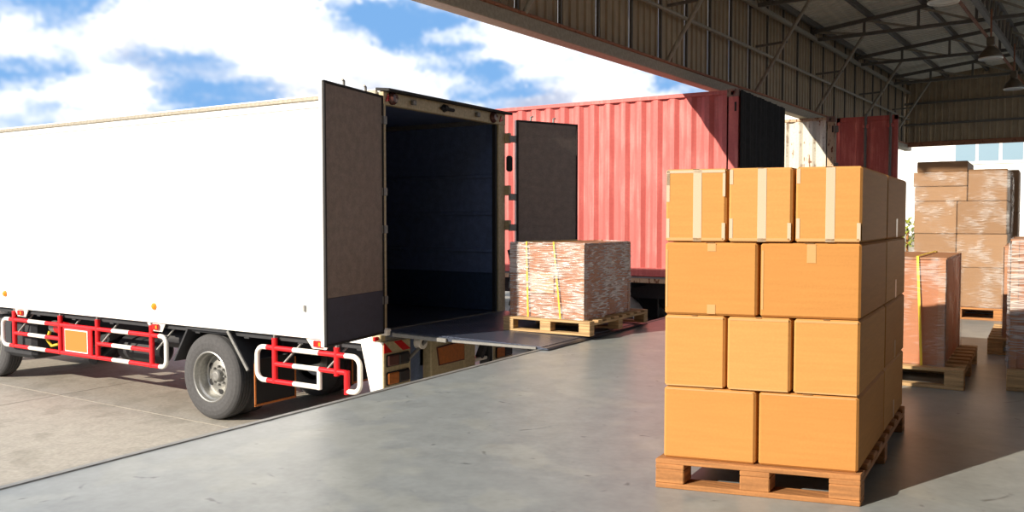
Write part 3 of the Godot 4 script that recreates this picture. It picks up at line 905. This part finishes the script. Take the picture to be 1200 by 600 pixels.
func build_cab(t: Node) -> void:
	var c := part("cab", t)
	var U := Vector3(TR - TU - 0.1, 0, 0)
	var o := Vector3(TU + 0.05, 0, 0)
	var H := Vector3(0, 0, 1)
	put("shell", sh().prism([Vector2(13.08, 0.95), Vector2(13.08, 2.75), Vector2(13.25, 2.85), Vector2(14.55, 2.80), Vector2(14.98, 1.95), Vector2(15.05, 0.75), Vector2(13.95, 0.75), Vector2(13.85, 0.95)], o, Vector3(0, 1, 0), H, U), M.truck_white, c)
	put("windscreen", sh().hexa(Vector3(TU + 0.15, 14.60, 2.70), Vector3(TR - TU - 0.3, 0, 0), Vector3(0, 0.36, -0.72), Vector3(0, 0.02, 0.01), 0.004), M.black_lens, c)
	for u in [TU + 0.035, TR - 0.065]:
		put("side_window", sh().prism([Vector2(13.45, 1.95), Vector2(13.45, 2.6), Vector2(14.45, 2.6), Vector2(14.75, 1.95)], Vector3(u, 0, 0), Vector3(0, 1, 0), H, Vector3(0.03, 0, 0)), M.black_lens, c)
		put("cab_door_seam", sh().box(u + 0.008, u + 0.022, 13.38, 13.395, 1.0, 2.65), M.rubber, c)
	put("bumper", sh().box(TU + 0.02, TR - 0.02, 14.95, 15.15, 0.45, 0.80, 0.03), M.truck_white, c)
	for u in [6.7, 8.3]:
		put("headlamp", sh().box(u, u + 0.25, 15.14, 15.17, 0.55, 0.70, 0.02), M.lamp_white, c)
	for u in [TU - 0.12, TR + 0.12]:
		put("mirror", sh().box(u - 0.06, u + 0.06, 14.70, 14.74, 2.0, 2.4, 0.015), M.rubber, c)
		put("mirror_arm", sh().tube([Vector3(u, 14.72, 2.4), Vector3(clampf(u, TU + 0.1, TR - 0.1), 14.66, 2.5)], 0.012, 8), M.rubber, c)

# ------------------------------------------------------------------ containers
func trailer(u0: float, v0: float, bed: float, label: String) -> void:
	var t := thing("container_trailer", Vector3(u0 + 1.22, v0, 0), label, "trailer", "trailers under the shipping containers")
	for u in [u0 + 0.02, u0 + 2.30]:
		put("side_beam", sh().box(u, u + 0.12, v0 + 0.02, v0 + 12.1, bed - 0.10, bed - 0.02, 0.006), M.container_rusty, t)
		put("side_beam_flange", sh().box(u - 0.01, u + 0.13, v0 + 0.02, v0 + 12.1, bed - 0.025, bed, 0.003), M.dull_steel, t)
	for u in [u0 + 0.72, u0 + 1.62]:
		put("main_beam", sh().box(u, u + 0.1, v0 + 0.1, v0 + 12.0, bed - 0.42, bed - 0.1, 0.006), M.chassis, t)
	for k in 8:
		put("cross_member", sh().box(u0 + 0.1, u0 + 2.35, v0 + 0.15 + 1.65 * k, v0 + 0.25 + 1.65 * k, bed - 0.2, bed - 0.08), M.chassis, t)
	put("rear_bumper", sh().box(u0 + 0.1, u0 + 2.34, v0 + 0.05, v0 + 0.2, 0.55, 0.75, 0.01), M.chassis, t)
	put("bumper_hanger", sh().box(u0 + 0.7, u0 + 0.84, v0 + 0.08, v0 + 0.18, 0.7, bed - 0.3), M.chassis, t)
	put("bumper_hanger", sh().box(u0 + 1.6, u0 + 1.74, v0 + 0.08, v0 + 0.18, 0.7, bed - 0.3), M.chassis, t)
	for k in 2:
		var v := v0 + 2.25 + 1.32 * k
		put("axle", sh().tube([Vector3(u0 + 0.3, v, 0.5), Vector3(u0 + 2.15, v, 0.5)], 0.07, 12), M.chassis, t)
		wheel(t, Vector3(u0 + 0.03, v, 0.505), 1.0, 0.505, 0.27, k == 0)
		wheel(t, Vector3(u0 + 2.41, v, 0.505), -1.0, 0.505, 0.27, false)
		put("spring_hanger", sh().box(u0 + 0.74, u0 + 0.8, v - 0.3, v + 0.3, 0.55, bed - 0.35), M.chassis, t)
		put("spring_hanger", sh().box(u0 + 1.64, u0 + 1.7, v - 0.3, v + 0.3, 0.55, bed - 0.35), M.chassis, t)
		var s := sh()
		for i in 10:
			var a0 := deg_to_rad(15.0 + 15.0 * i)
			var a1 := deg_to_rad(15.0 + 15.0 * (i + 1))
			var p := Vector3(u0 + 0.01, v + 0.60 * cos(a0), 0.5 + 0.60 * sin(a0))
			var q := Vector3(u0 + 0.01, v + 0.60 * cos(a1), 0.5 + 0.60 * sin(a1))
			var r := Vector3(0, cos((a0 + a1) / 2), sin((a0 + a1) / 2)) * 0.012
			s.hexa(p, Vector3(0.5, 0, 0), q - p, r)
		put("mudguard", s, M.mudguard_grey, t)
		put("mudguard_stay", sh().tube([Vector3(u0 + 0.3, v, 1.1), Vector3(u0 + 0.75, v, 1.12)], 0.025, 8), M.chassis, t)
	for u in [u0 + 0.5, u0 + 1.85]:
		put("landing_leg", sh().box(u, u + 0.12, v0 + 9.6, v0 + 9.72, 0.0, bed - 0.1, 0.01), M.chassis, t)

func container(called: String, u0: float, v0: float, h0: float, hh: float, wd: float, skin: Material, railm: Material, postm: Material, label: String) -> Node3D:
	var ln := 12.19
	var t := thing(called, Vector3(u0 + wd / 2, v0, h0), label, "container", "shipping containers at the dock")
	var u1 := u0 + wd
	var v1 := v0 + ln
	var h1 := h0 + hh
	var H := Vector3(0, 0, 1)
	var prof := []
	var x := 0.0
	var n := int((ln - 0.36) / 0.278)
	var p := (ln - 0.36) / n
	for i in n:
		prof.append_array([Vector2(x, 0), Vector2(x + p * 0.26, 0), Vector2(x + p * 0.50, -0.045), Vector2(x + p * 0.76, -0.045)])
		x += p
	prof.append(Vector2(x, 0))
	put("side_panel", sh().sheet(prof, Vector3(u0 + 0.012, v0 + 0.18, h0 + 0.1), Vector3(0, 1, 0), Vector3(-1, 0, 0), H * (hh - 0.16)), skin, t)
	put("side_panel", sh().sheet(prof, Vector3(u1 - 0.012, v0 + 0.18, h0 + 0.1), Vector3(0, 1, 0), Vector3(1, 0, 0), H * (hh - 0.16)), skin, t)
	put("end_panel", sh().box(u0 + 0.06, u1 - 0.06, v1 - 0.08, v1 - 0.05, h0 + 0.1, h1 - 0.1), skin, t)
	put("roof_panel", sh().box(u0 + 0.03, u1 - 0.03, v0 + 0.1, v1 - 0.1, h1 - 0.04, h1 - 0.02), skin, t)
	put("floor_panel", sh().box(u0 + 0.03, u1 - 0.03, v0 + 0.1, v1 - 0.1, h0 + 0.08, h0 + 0.12), M.chassis, t)
	for u in [u0, u1 - 0.06]:
		put("top_rail", sh().box(u, u + 0.06, v0 + 0.17, v1 - 0.17, h1 - 0.075, h1 - 0.012, 0.006), railm, t)
		put("bottom_rail", sh().box(u, u + 0.06, v0 + 0.17, v1 - 0.17, h0 + 0.01, h0 + 0.15, 0.006), railm, t)
	for u in [u0, u1 - 0.16]:
		for v in [v0, v1 - 0.16]:
			put("corner_post", sh().box(u + 0.004, u + 0.156, v + 0.004, v + 0.156, h0 + 0.11, h1 - 0.11, 0.008), postm, t)
			for h in [h0, h1 - 0.118]:
				var cs := CSGBox3D.new()
				cs.name = "corner_casting"
				cs.size = Vector3(0.178, 0.118, 0.162)
				cs.position = W(Vector3(u + 0.08, v + 0.089 if v == v0 else v + 0.071, h + 0.059) - base)
				for q in [[Vector3(0.3, 0.062, 0.05), 0], [Vector3(0.06, 0.062, 0.3), 1]]:
					var cut := CSGBox3D.new()
					cut.name = "slot"
					cut.operation = CSGShape3D.OPERATION_SUBTRACTION
					cut.size = q[0]
					cs.add_child(cut, true)
				cs.material_override = M.casting
				t.add_child(cs, true)
	for h in [h0 + 0.06, h1 - 0.06]:
		put("end_beam", sh().box(u0 + 0.1, u1 - 0.1, v0 + 0.02, v0 + 0.12, h - 0.05, h + 0.05, 0.006), railm, t)
	put("post_slot", sh().box(u0 - 0.002, u0 + 0.006, v0 + 0.03, v0 + 0.06, h1 - 0.34, h1 - 0.2, 0.002), M.rubber, t)
	return t

func build_containers() -> void:
	var u0 := 12.845
	var v0 := 3.98
	var bed := 1.42
	trailer(u0, v0, bed, "dark trailer chassis under the faded red container")
	var t := container("shipping_container", u0, v0, bed, 2.915, 2.60, M.container_red, M.container_red, M.container_red, "faded red corrugated shipping container with a charcoal sheet over its end")
	# charcoal sheet hung over the end in soft vertical folds (the photograph shows the fabric there, while the open red door in the same shade stays red)
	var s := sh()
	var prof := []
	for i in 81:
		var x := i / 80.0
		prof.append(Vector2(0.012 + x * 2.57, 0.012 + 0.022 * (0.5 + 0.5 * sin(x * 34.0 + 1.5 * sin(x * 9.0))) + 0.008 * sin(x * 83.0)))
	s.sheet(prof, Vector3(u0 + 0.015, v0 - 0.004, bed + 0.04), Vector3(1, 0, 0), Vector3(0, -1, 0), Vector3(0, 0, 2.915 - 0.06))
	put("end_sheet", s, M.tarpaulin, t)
	# pale container further along, its red door swung open over the dock
	var u2 := 19.12
	var v2 := 3.84
	trailer(u2, v2, 1.62, "dark trailer chassis under the pale rusty container")
	t = container("shipping_container", u2, v2, 1.62, 2.93, 2.44, M.container_white, M.container_rusty, M.container_rusty, "pale rust stained corrugated container with a red open door")
	var d := part("door", t)
	var h0 := 1.72
	var h1 := 4.50
	put("panel", sh().box(u2 - 0.02, u2 + 0.04, v2 - 1.24, v2 - 0.04, h0, h1, 0.008), M.door_red, d)
	for q in [[v2 - 1.24, v2 - 1.16], [v2 - 0.12, v2 - 0.04]]:
		put("door_frame", sh().box(u2 - 0.03, u2 + 0.05, q[0], q[1], h0, h1, 0.006), M.door_red, d)
	for h in [h0, h1 - 0.1]:
		put("door_frame", sh().box(u2 - 0.03, u2 + 0.05, v2 - 1.24, v2 - 0.04, h, h + 0.1, 0.006), M.door_red, d)
	for v in [v2 - 0.62, v2 - 1.10]:
		put("lock_rod", sh().tube([Vector3(u2 - 0.06, v, h0 - 0.05), Vector3(u2 - 0.06, v, h1 + 0.05)], 0.028, 10), M.dark_steel, d)
		for h in [h0 + 0.2, h0 + 1.1, h1 - 0.25]:
			put("rod_bracket", sh().box(u2 - 0.08, u2 - 0.02, v - 0.06, v + 0.06, h, h + 0.08, 0.008), M.door_red, d)
	for h in [h0 + 0.25, h0 + 0.95, h0 + 1.7, h1 - 0.3]:
		put("hinge", sh().box(u2 - 0.05, u2 + 0.05, v2 - 0.08, v2 + 0.01, h, h + 0.14, 0.01), M.dark_steel, d)
	d = part("door", t)
	put("panel", sh().box(u2 + 1.24, u2 + 2.40, v2 - 0.01, v2 + 0.04, h0, h1, 0.008), M.door_red, d)
	for u in [u2 + 1.6, u2 + 2.1]:
		put("lock_rod", sh().tube([Vector3(u, v2 - 0.05, h0 - 0.05), Vector3(u, v2 - 0.05, h1 + 0.05)], 0.028, 10), M.dark_steel, d)

# ------------------------------------------------------------------ goods on the dock
# pallet of size lu x lv with its corner at (u, v); returns the height of its deck
func pallet(u: float, v: float, h: float, lu: float, lv: float, old: bool, label: String, ax := Vector3(1, 0, 0), ay := Vector3(0, 1, 0), ht := 0.14) -> float:
	var m: Material = M.pallet_wood_old if old else M.pallet_wood
	var t := thing("wooden_pallet", Vector3(u, v, h), label, "pallet", "wooden pallets under the goods")
	var H := Vector3(0, 0, 1)
	var o := Vector3(u, v, h)
	var b := 0.022
	for k in 3:
		put("bottom_board", sh().hexa(o + ax * (k * (lu - 0.10) / 2.0), ax * 0.10, ay * lv, H * b, 0.003), m, t)
		for j in 3:
			put("block", sh().hexa(o + ax * (k * (lu - 0.10) / 2.0) + ay * (j * (lv - 0.12) / 2.0) + H * b, ax * 0.10, ay * 0.12, H * (ht - 3.0 * b), 0.004), m, t)
	for j in 3:
		put("stringer_board", sh().hexa(o + ay * (j * (lv - 0.12) / 2.0) + H * (ht - 2.0 * b), ax * lu, ay * 0.12, H * b, 0.003), m, t)
	var n := int(lu / 0.16)
	for k in n:
		put("deck_board", sh().hexa(o + ax * (k * (lu - 0.10) / (n - 1)) + H * (ht - b), ax * 0.10, ay * lv, H * b, 0.003), m, t)
	return h + ht

# a load under stretch film, standing on a pallet: straps at the given shares of the lit face
func film_shell(u0: float, u1: float, v0: float, v1: float, h0: float, h1: float, skirt: float, seed_: int) -> Shape:
	var n := FastNoiseLite.new()
	n.seed = seed_
	n.frequency = 1.0
	n.fractal_type = FastNoiseLite.FRACTAL_RIDGED
	n.fractal_octaves = 3
	var s := sh()
	var lu := u1 - u0
	var lv := v1 - v0
	var per := 2.0 * (lu + lv)
	var ns := 150
	var nh := 44
	var at := func(i: int, j: int) -> Vector3:
		var d := per * i / ns
		var f := float(j) / nh
		var h := lerpf(h0 - skirt, h1 + 0.006, f)
		var p := Vector3.ZERO
		var o := Vector3.ZERO
		if d < lv:
			p = Vector3(u0, v0 + d, h); o = Vector3(-1, 0, 0)
		elif d < lv + lu:
			p = Vector3(u0 + d - lv, v1, h); o = Vector3(0, 1, 0)
		elif d < 2.0 * lv + lu:
			p = Vector3(u1, v1 - (d - lv - lu), h); o = Vector3(1, 0, 0)
		else:
			p = Vector3(u1 - (d - 2.0 * lv - lu), v0, h); o = Vector3(0, -1, 0)
		var q := Vector3(p.x - h * 0.35, p.y + h * 0.2, h * 4.0) * 2.2
		var r := 0.5 + 0.5 * n.get_noise_3dv(q)
		var out := 0.006 + 0.012 * r
		if h < h0:
			out += 0.09 * pow((h0 - h) / maxf(skirt, 0.01), 1.3)
		if f > 0.97:
			out = 0.002
		return p + o * out
	var grid := []
	for i in ns:
		var col := []
		for j in nh + 1:
			col.append(at.call(i, j))
		grid.append(col)
	for i in ns:
		var a: Array = grid[i]
		var b: Array = grid[(i + 1) % ns]
		for j in nh:
			s.quad(a[j], a[j + 1], b[j + 1], b[j])
	return s

func wrapped_load(u0: float, u1: float, v0: float, v1: float, h0: float, h1: float, label: String, straps: Array, skirt: float, seed_: int, papers := [], rows := 1, film := "film") -> void:
	var t := thing("wrapped_load", Vector3((u0 + u1) / 2, (v0 + v1) / 2, h0), label, "load", "cartons under stretch film on pallets")
	var cut := (h1 - h0 - 0.012) / rows
	for r in rows:
		for k in 2:
			var ua := lerpf(u0, u1, 0.5 * k)
			put("carton", sh().box(ua + 0.002, ua + (u1 - u0) / 2 - 0.002, v0, v1, h0 + cut * r + 0.001, h0 + cut * (r + 1) - 0.001, 0.006), M.wrapped_card, t)
	put("top_sheet", sh().box(u0 - 0.006, u1 + 0.006, v0 - 0.006, v1 + 0.006, h1 - 0.012, h1, 0.003), M.corner_board, t)
	for q in [[u0, v0], [u0, v1], [u1, v0], [u1, v1]]:
		var su: float = 1.0 if q[0] == u0 else -1.0
		var sv: float = 1.0 if q[1] == v0 else -1.0
		var g := sh()
		g.hexa(Vector3(q[0] - su * 0.006, q[1] - sv * 0.006, h0), Vector3(su * 0.05, 0, 0), Vector3(0, sv * 0.006, 0), Vector3(0, 0, h1 - h0 - 0.012))
		g.hexa(Vector3(q[0] - su * 0.006, q[1] - sv * 0.006, h0), Vector3(su * 0.006, 0, 0), Vector3(0, sv * 0.05, 0), Vector3(0, 0, h1 - h0 - 0.012))
		put("corner_board", g, M.corner_board, t)
	for p in papers:
		put("paper_sheet", sh().box(u0 - 0.012, u0 - 0.008, v0 + p[0] * (v1 - v0), v0 + p[1] * (v1 - v0), h0 + p[2] * (h1 - h0), h0 + p[3] * (h1 - h0)), M.brown_paper if p.size() < 5 else M.paper, t)
	for s in straps:
		var va: float = v0 + s[0] * (v1 - v0)
		var vb: float = v0 + s[1] * (v1 - v0)
		var g := sh()
		g.hexa(Vector3(u0 - 0.026, va - 0.008, h0 + 0.002), Vector3(0.002, 0, 0), Vector3(0, 0.016, 0), Vector3(0.012, vb - va, h1 - h0 + 0.008))
		g.box(u0 - 0.014, u1 + 0.014, vb - 0.008, vb + 0.008, h1 + 0.008, h1 + 0.011)
		g.hexa(Vector3(u1 + 0.024, va - 0.008, h0 + 0.002), Vector3(0.002, 0, 0), Vector3(0, 0.016, 0), Vector3(-0.012, vb - va, h1 - h0 + 0.008))
		put("yellow_strap", g, M.yellow, t)
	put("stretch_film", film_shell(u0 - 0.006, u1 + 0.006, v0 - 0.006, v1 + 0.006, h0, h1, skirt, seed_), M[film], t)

func build_goods() -> void:
	var H := Vector3(0, 0, 1)
	# pallet on the tail lift
	var lift_h := 1.229
	var top := pallet(7.26, 3.66, lift_h, 1.40, 0.98, false, "light wooden pallet on the tail lift of the white truck")
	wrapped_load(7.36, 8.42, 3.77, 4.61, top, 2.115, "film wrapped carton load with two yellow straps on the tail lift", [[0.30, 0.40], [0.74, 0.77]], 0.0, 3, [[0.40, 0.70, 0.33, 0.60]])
	# pallet behind the carton stack
	top = pallet(6.44, 0.44, DOCK, 1.35, 1.15, false, "light wooden pallet under the strapped load behind the carton stack")
	wrapped_load(6.53, 7.70, 0.57, 1.50, top, 2.08, "film wrapped carton load with one yellow strap behind the carton stack", [[0.15, 0.19]], 0.0, 8, [], 1, "thin_film")
	# right edge
	top = pallet(6.62, -0.95, DOCK, 1.2, 1.15, false, "light wooden pallet under the load with pale paper sheets")
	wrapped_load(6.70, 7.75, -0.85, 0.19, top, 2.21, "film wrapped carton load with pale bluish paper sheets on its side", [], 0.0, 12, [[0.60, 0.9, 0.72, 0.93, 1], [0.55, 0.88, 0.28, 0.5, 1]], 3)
	top = pallet(8.35, -0.72, DOCK, 1.2, 1.12, false, "light wooden pallet between the papered load and the tall stack")
	wrapped_load(8.45, 9.45, -0.60, 0.29, top, 2.12, "film wrapped carton load on a pallet before the tall brown stack", [], 0.0, 17, [], 1, "thin_film")
	# tall stack of brown cartons
	top = pallet(11.15, 0.36, DOCK, 1.0, 1.0, true, "orange brown wooden pallet under the tall carton stack")
	var fu := 11.2
	var rows := [
		[0.355, 1.32, [1.33, 1.79], [0.86]], [0.36, 1.325, [1.79, 2.178], [0.875]], [0.37, 1.33, [2.18, 2.56], [0.875]],
	]
	var k := 0
	var names := ["lowest", "second", "third"]
	for i in 3:
		var r: Array = rows[i]
		var s: float = r[3][0]
		tall_carton(fu + 0.005 * i, s + 0.003, r[1], r[2][0] + 0.001, r[2][1] - 0.001, k, "brown carton in the %s layer of the tall stack, container side" % names[i])
		tall_carton(fu + 0.003 * i, r[0], s - 0.003, r[2][0] + 0.001, r[2][1] - 0.001, k + 1, "brown carton in the %s layer of the tall stack, beside the dark stack" % names[i])
		k += 1
	tall_carton(fu + 0.01, 0.775, 1.33, 2.562, 2.735, 2, "flat brown carton right on the third layer of the tall stack")
	tall_carton(fu + 0.0, 0.775, 1.345, 2.737, 2.905, 0, "flat brown carton with glossy tape, second of two on the tall stack")
	tall_carton(fu + 0.01, 0.372, 0.768, 2.562, 2.925, 1, "large brown carton beside the two flat ones on the tall stack")
	tall_carton(fu + 0.02, 0.775, 1.31, 2.907, 3.03, 3, "flat brown carton topping the tall carton stack")
	base = Vector3(fu + 0.45, 0.84, top)
	tag(put("stretch_film", film_shell(fu - 0.004, fu + 0.95, 0.345, 1.352, top, 2.90, 0.0, 23), M.thin_film), "clear stretch film wrapped around the tall brown carton stack", "film")
	# dark stack behind
	top = pallet(12.82, 0.22, DOCK, 1.0, 1.05, true, "brown wooden pallet under the stack behind the tall carton stack")
	for i in 3:
		base = Vector3(13.3, 0.7, top + 0.555 * i)
		var o := put("carton", sh().box(12.9, 13.75, 0.30, 1.2, top + 0.555 * i + 0.001, top + 0.555 * (i + 1) - 0.001, 0.008), M.kraft_2)
		tag(o, "brown carton in the %s layer of the stack behind the tall one" % ["bottom", "middle", "top"][i], "box", "cartons behind the tall stack")
	build_stack()

func tall_carton(u: float, v0: float, v1: float, h0: float, h1: float, k: int, label: String) -> void:
	var t := thing("carton", Vector3(u + 0.45, (v0 + v1) / 2, h0), label, "box", "cartons of the tall brown stack")
	put("body", sh().box(u, u + 0.92, v0, v1, h0, h1, 0.008), M["kraft_%d" % (k % 4)], t)
	var vm := (v0 + v1) / 2
	put("top_tape", sh().box(u - 0.0015, u + 0.5, vm - 0.025, vm + 0.025, h1 - 0.001, h1 + 0.0008), M.pale_tape, t)

# the big stack of orange brown cartons
func build_stack() -> void:
	var H := Vector3(0, 0, 1)
	var o := Vector3(3.625, 0.614, 0.0)
	var a := Vector3(-0.19, 0.768, 0.0)       # along the face that meets the sun
	var b := Vector3(1.50, 0.03, 0.0)         # back along the dock
	var rowh := 0.31
	var h0 := 2.557 - 4.0 * rowh
	var ax := b.normalized()
	var ay := a.normalized()
	pallet(o.x - 0.02, o.y - 0.01, DOCK, 1.5, 0.82, true, "brown wooden pallet under the orange brown carton stack", ax, ay, h0 - DOCK)
	var levels := ["bottom", "second", "third", "top"]
	var k := 0
	for r in 4:
		var n := 3 if r % 2 == 1 else 2
		for j in n:
			for d in 2:
				k += 1
				var gap := 0.012
				var w := 1.0 / n
				var s0 := j * w
				var s1 := (j + 1) * w
				if n == 2:
					s0 = [0.0, 0.505][j]
					s1 = [0.505, 1.0][j]
				# sideways and front-back slack of each carton
				var slack: float = [0.0, 0.004, -0.003, 0.002, 0.005][k % 5]
				var e0 := 0.502 * d
				var co := o + a * s0 + ay * gap * 0.5 + b * e0 + ax * slack + H * (h0 + rowh * r + 0.0015)
				var ca := a * (s1 - s0) - ay * gap
				var cb := b * 0.494
				var ch := H * (rowh - 0.003)
				var where: String = ["end carton on the load side", "middle carton", "end carton on the truck side"][j] if n == 3 else ["wide carton on the load side", "wide carton on the truck side"][j]
				var layer := "sunlit row" if d == 0 else "row behind"
				var t := thing("cardboard_box", co, "orange brown %s, %s, %s layer of the big stack" % [where, layer, levels[r]], "box", "cartons of the big stack")
				put("body", sh().hexa(co, ca, cb, ch, 0.009), M["card_%d" % ((k * 7 + r) % 4)], t)
				var fn := -(ca.cross(ch)).normalized()
				if fn.dot(b) > 0.0:
					fn = -fn
				var on := func(x0: float, x1: float, y0: float, y1: float) -> Shape:
					return sh().hexa(co + ca * x0 + ch * y0 + fn * 0.0015, ca * (x1 - x0), -fn * 0.004, ch * (y1 - y0), 0.0006)
				# tape over the top edge of every box
				put("top_tape", sh().hexa(co + ca * 0.46 + ch - H * 0.0005, ca * 0.1, cb, H * 0.001), M.pale_tape, t)
				if d == 1:
					put("side_tape", sh().hexa(co + cb * 0.44 + ch * 0.02 - ay * 0.0012, cb * 0.08, ay * 0.003, ch * 0.3), M.pale_tape, t)
					continue
				if r == 3:
					var cx := 0.47
					put("centre_tape", on.call(cx - 0.07, cx + 0.07, 0.01, 0.99), M.tape, t)
					put("edge_tape", on.call(0.03, 0.97, 0.015, 0.055), M.pale_tape, t)
					put("corner_tape", on.call(0.015, 0.07, 0.03, 0.26), M.tape, t)
					put("corner_tape", on.call(0.93, 0.985, 0.05, 0.32), M.tape, t)
					put("corner_tape", on.call(0.93, 0.985, 0.78, 0.98), M.tape, t)
					if j == 2:
						put("edge_tape", on.call(0.02, 0.98, 0.945, 0.985), M.tape, t)
						put("corner_tape", on.call(0.93, 0.985, 0.55, 0.94), M.tape, t)
						put("corner_tape", on.call(0.015, 0.06, 0.62, 0.94), M.tape, t)
				elif r == 2:
					put("tape_end", on.call(0.44, 0.53, 0.74 if j == 0 else 0.88, 0.99), M.pale_tape, t)
					if j == 1:
						put("tape_end", on.call(0.44, 0.53, 0.02, 0.15), M.pale_tape, t)
					put("edge_tape", on.call(0.965, 0.985, 0.1, 0.9), M.pale_tape, t)
				elif r == 1:
					put("edge_tape", on.call(0.03, 0.97, 0.955, 0.985), M.pale_tape, t)
					put("edge_tape", on.call(0.03, 0.97, 0.012, 0.03), M.pale_tape, t)
				else:
					put("edge_tape", on.call(0.03, 0.97, 0.965, 0.985), M.pale_tape, t)

# ------------------------------------------------------------------ beyond the shed
func build_far() -> void:
	var turn := -CANOPY_TURN
	var b := thing("white_building", Vector3.ZERO, "white plastered building beyond the open end of the shed", "building", "", "", turn)
	var H := Vector3(0, 0, 1)
	var u := 45.0
	put("wall", sh().box(u, u + 8.0, -24.0, 22.0, 0.0, 9.0), M.plaster, b)
	put("wall_seam", sh().box(u - 0.03, u, 0.62, 0.70, 0.0, 9.0), M.white_paint, b)
	put("plinth", sh().box(u - 0.04, u, -24.0, 22.0, 0.0, 1.6), M.dock_wall, b)
	var w := part("window", b)
	put("frame", sh().box(u - 0.05, u + 0.0, 2.9, 7.0, 4.95, 6.15), M.white_paint, w)
	for k in 4:
		put("pane", sh().box(u - 0.06, u - 0.03, 3.05 + 0.96 * k, 3.05 + 0.96 * k + 0.84, 5.08, 5.98, 0.01), M.window_pane, w)
	# low shrub against it
	var s := thing("flowering_shrub", Vector3(40.0, 5.0, 0.0), "low yellow green shrub before the white building", "shrub")
	var rng := RandomNumberGenerator.new()
	rng.seed = 9
	var g := sh()
	for i in 260:
		var p := Vector3(40.0 + rng.randf_range(-0.6, 0.6), 5.0 + rng.randf_range(-0.8, 0.8), rng.randf_range(1.2, 2.5))
		var d1 := Vector3(rng.randf_range(-1, 1), rng.randf_range(-1, 1), rng.randf_range(-1, 1)).normalized() * 0.12
		var d2 := Vector3(rng.randf_range(-1, 1), rng.randf_range(-1, 1), rng.randf_range(-1, 1)).normalized() * 0.07
		g.quad(p - d1, p + d2, p + d1, p - d2)
	put("foliage", g, M.leaf, s)
	put("stem", sh().tube([Vector3(40, 5, 0), Vector3(40, 5, 2.0)], 0.05, 8), M.pallet_wood_old, s)
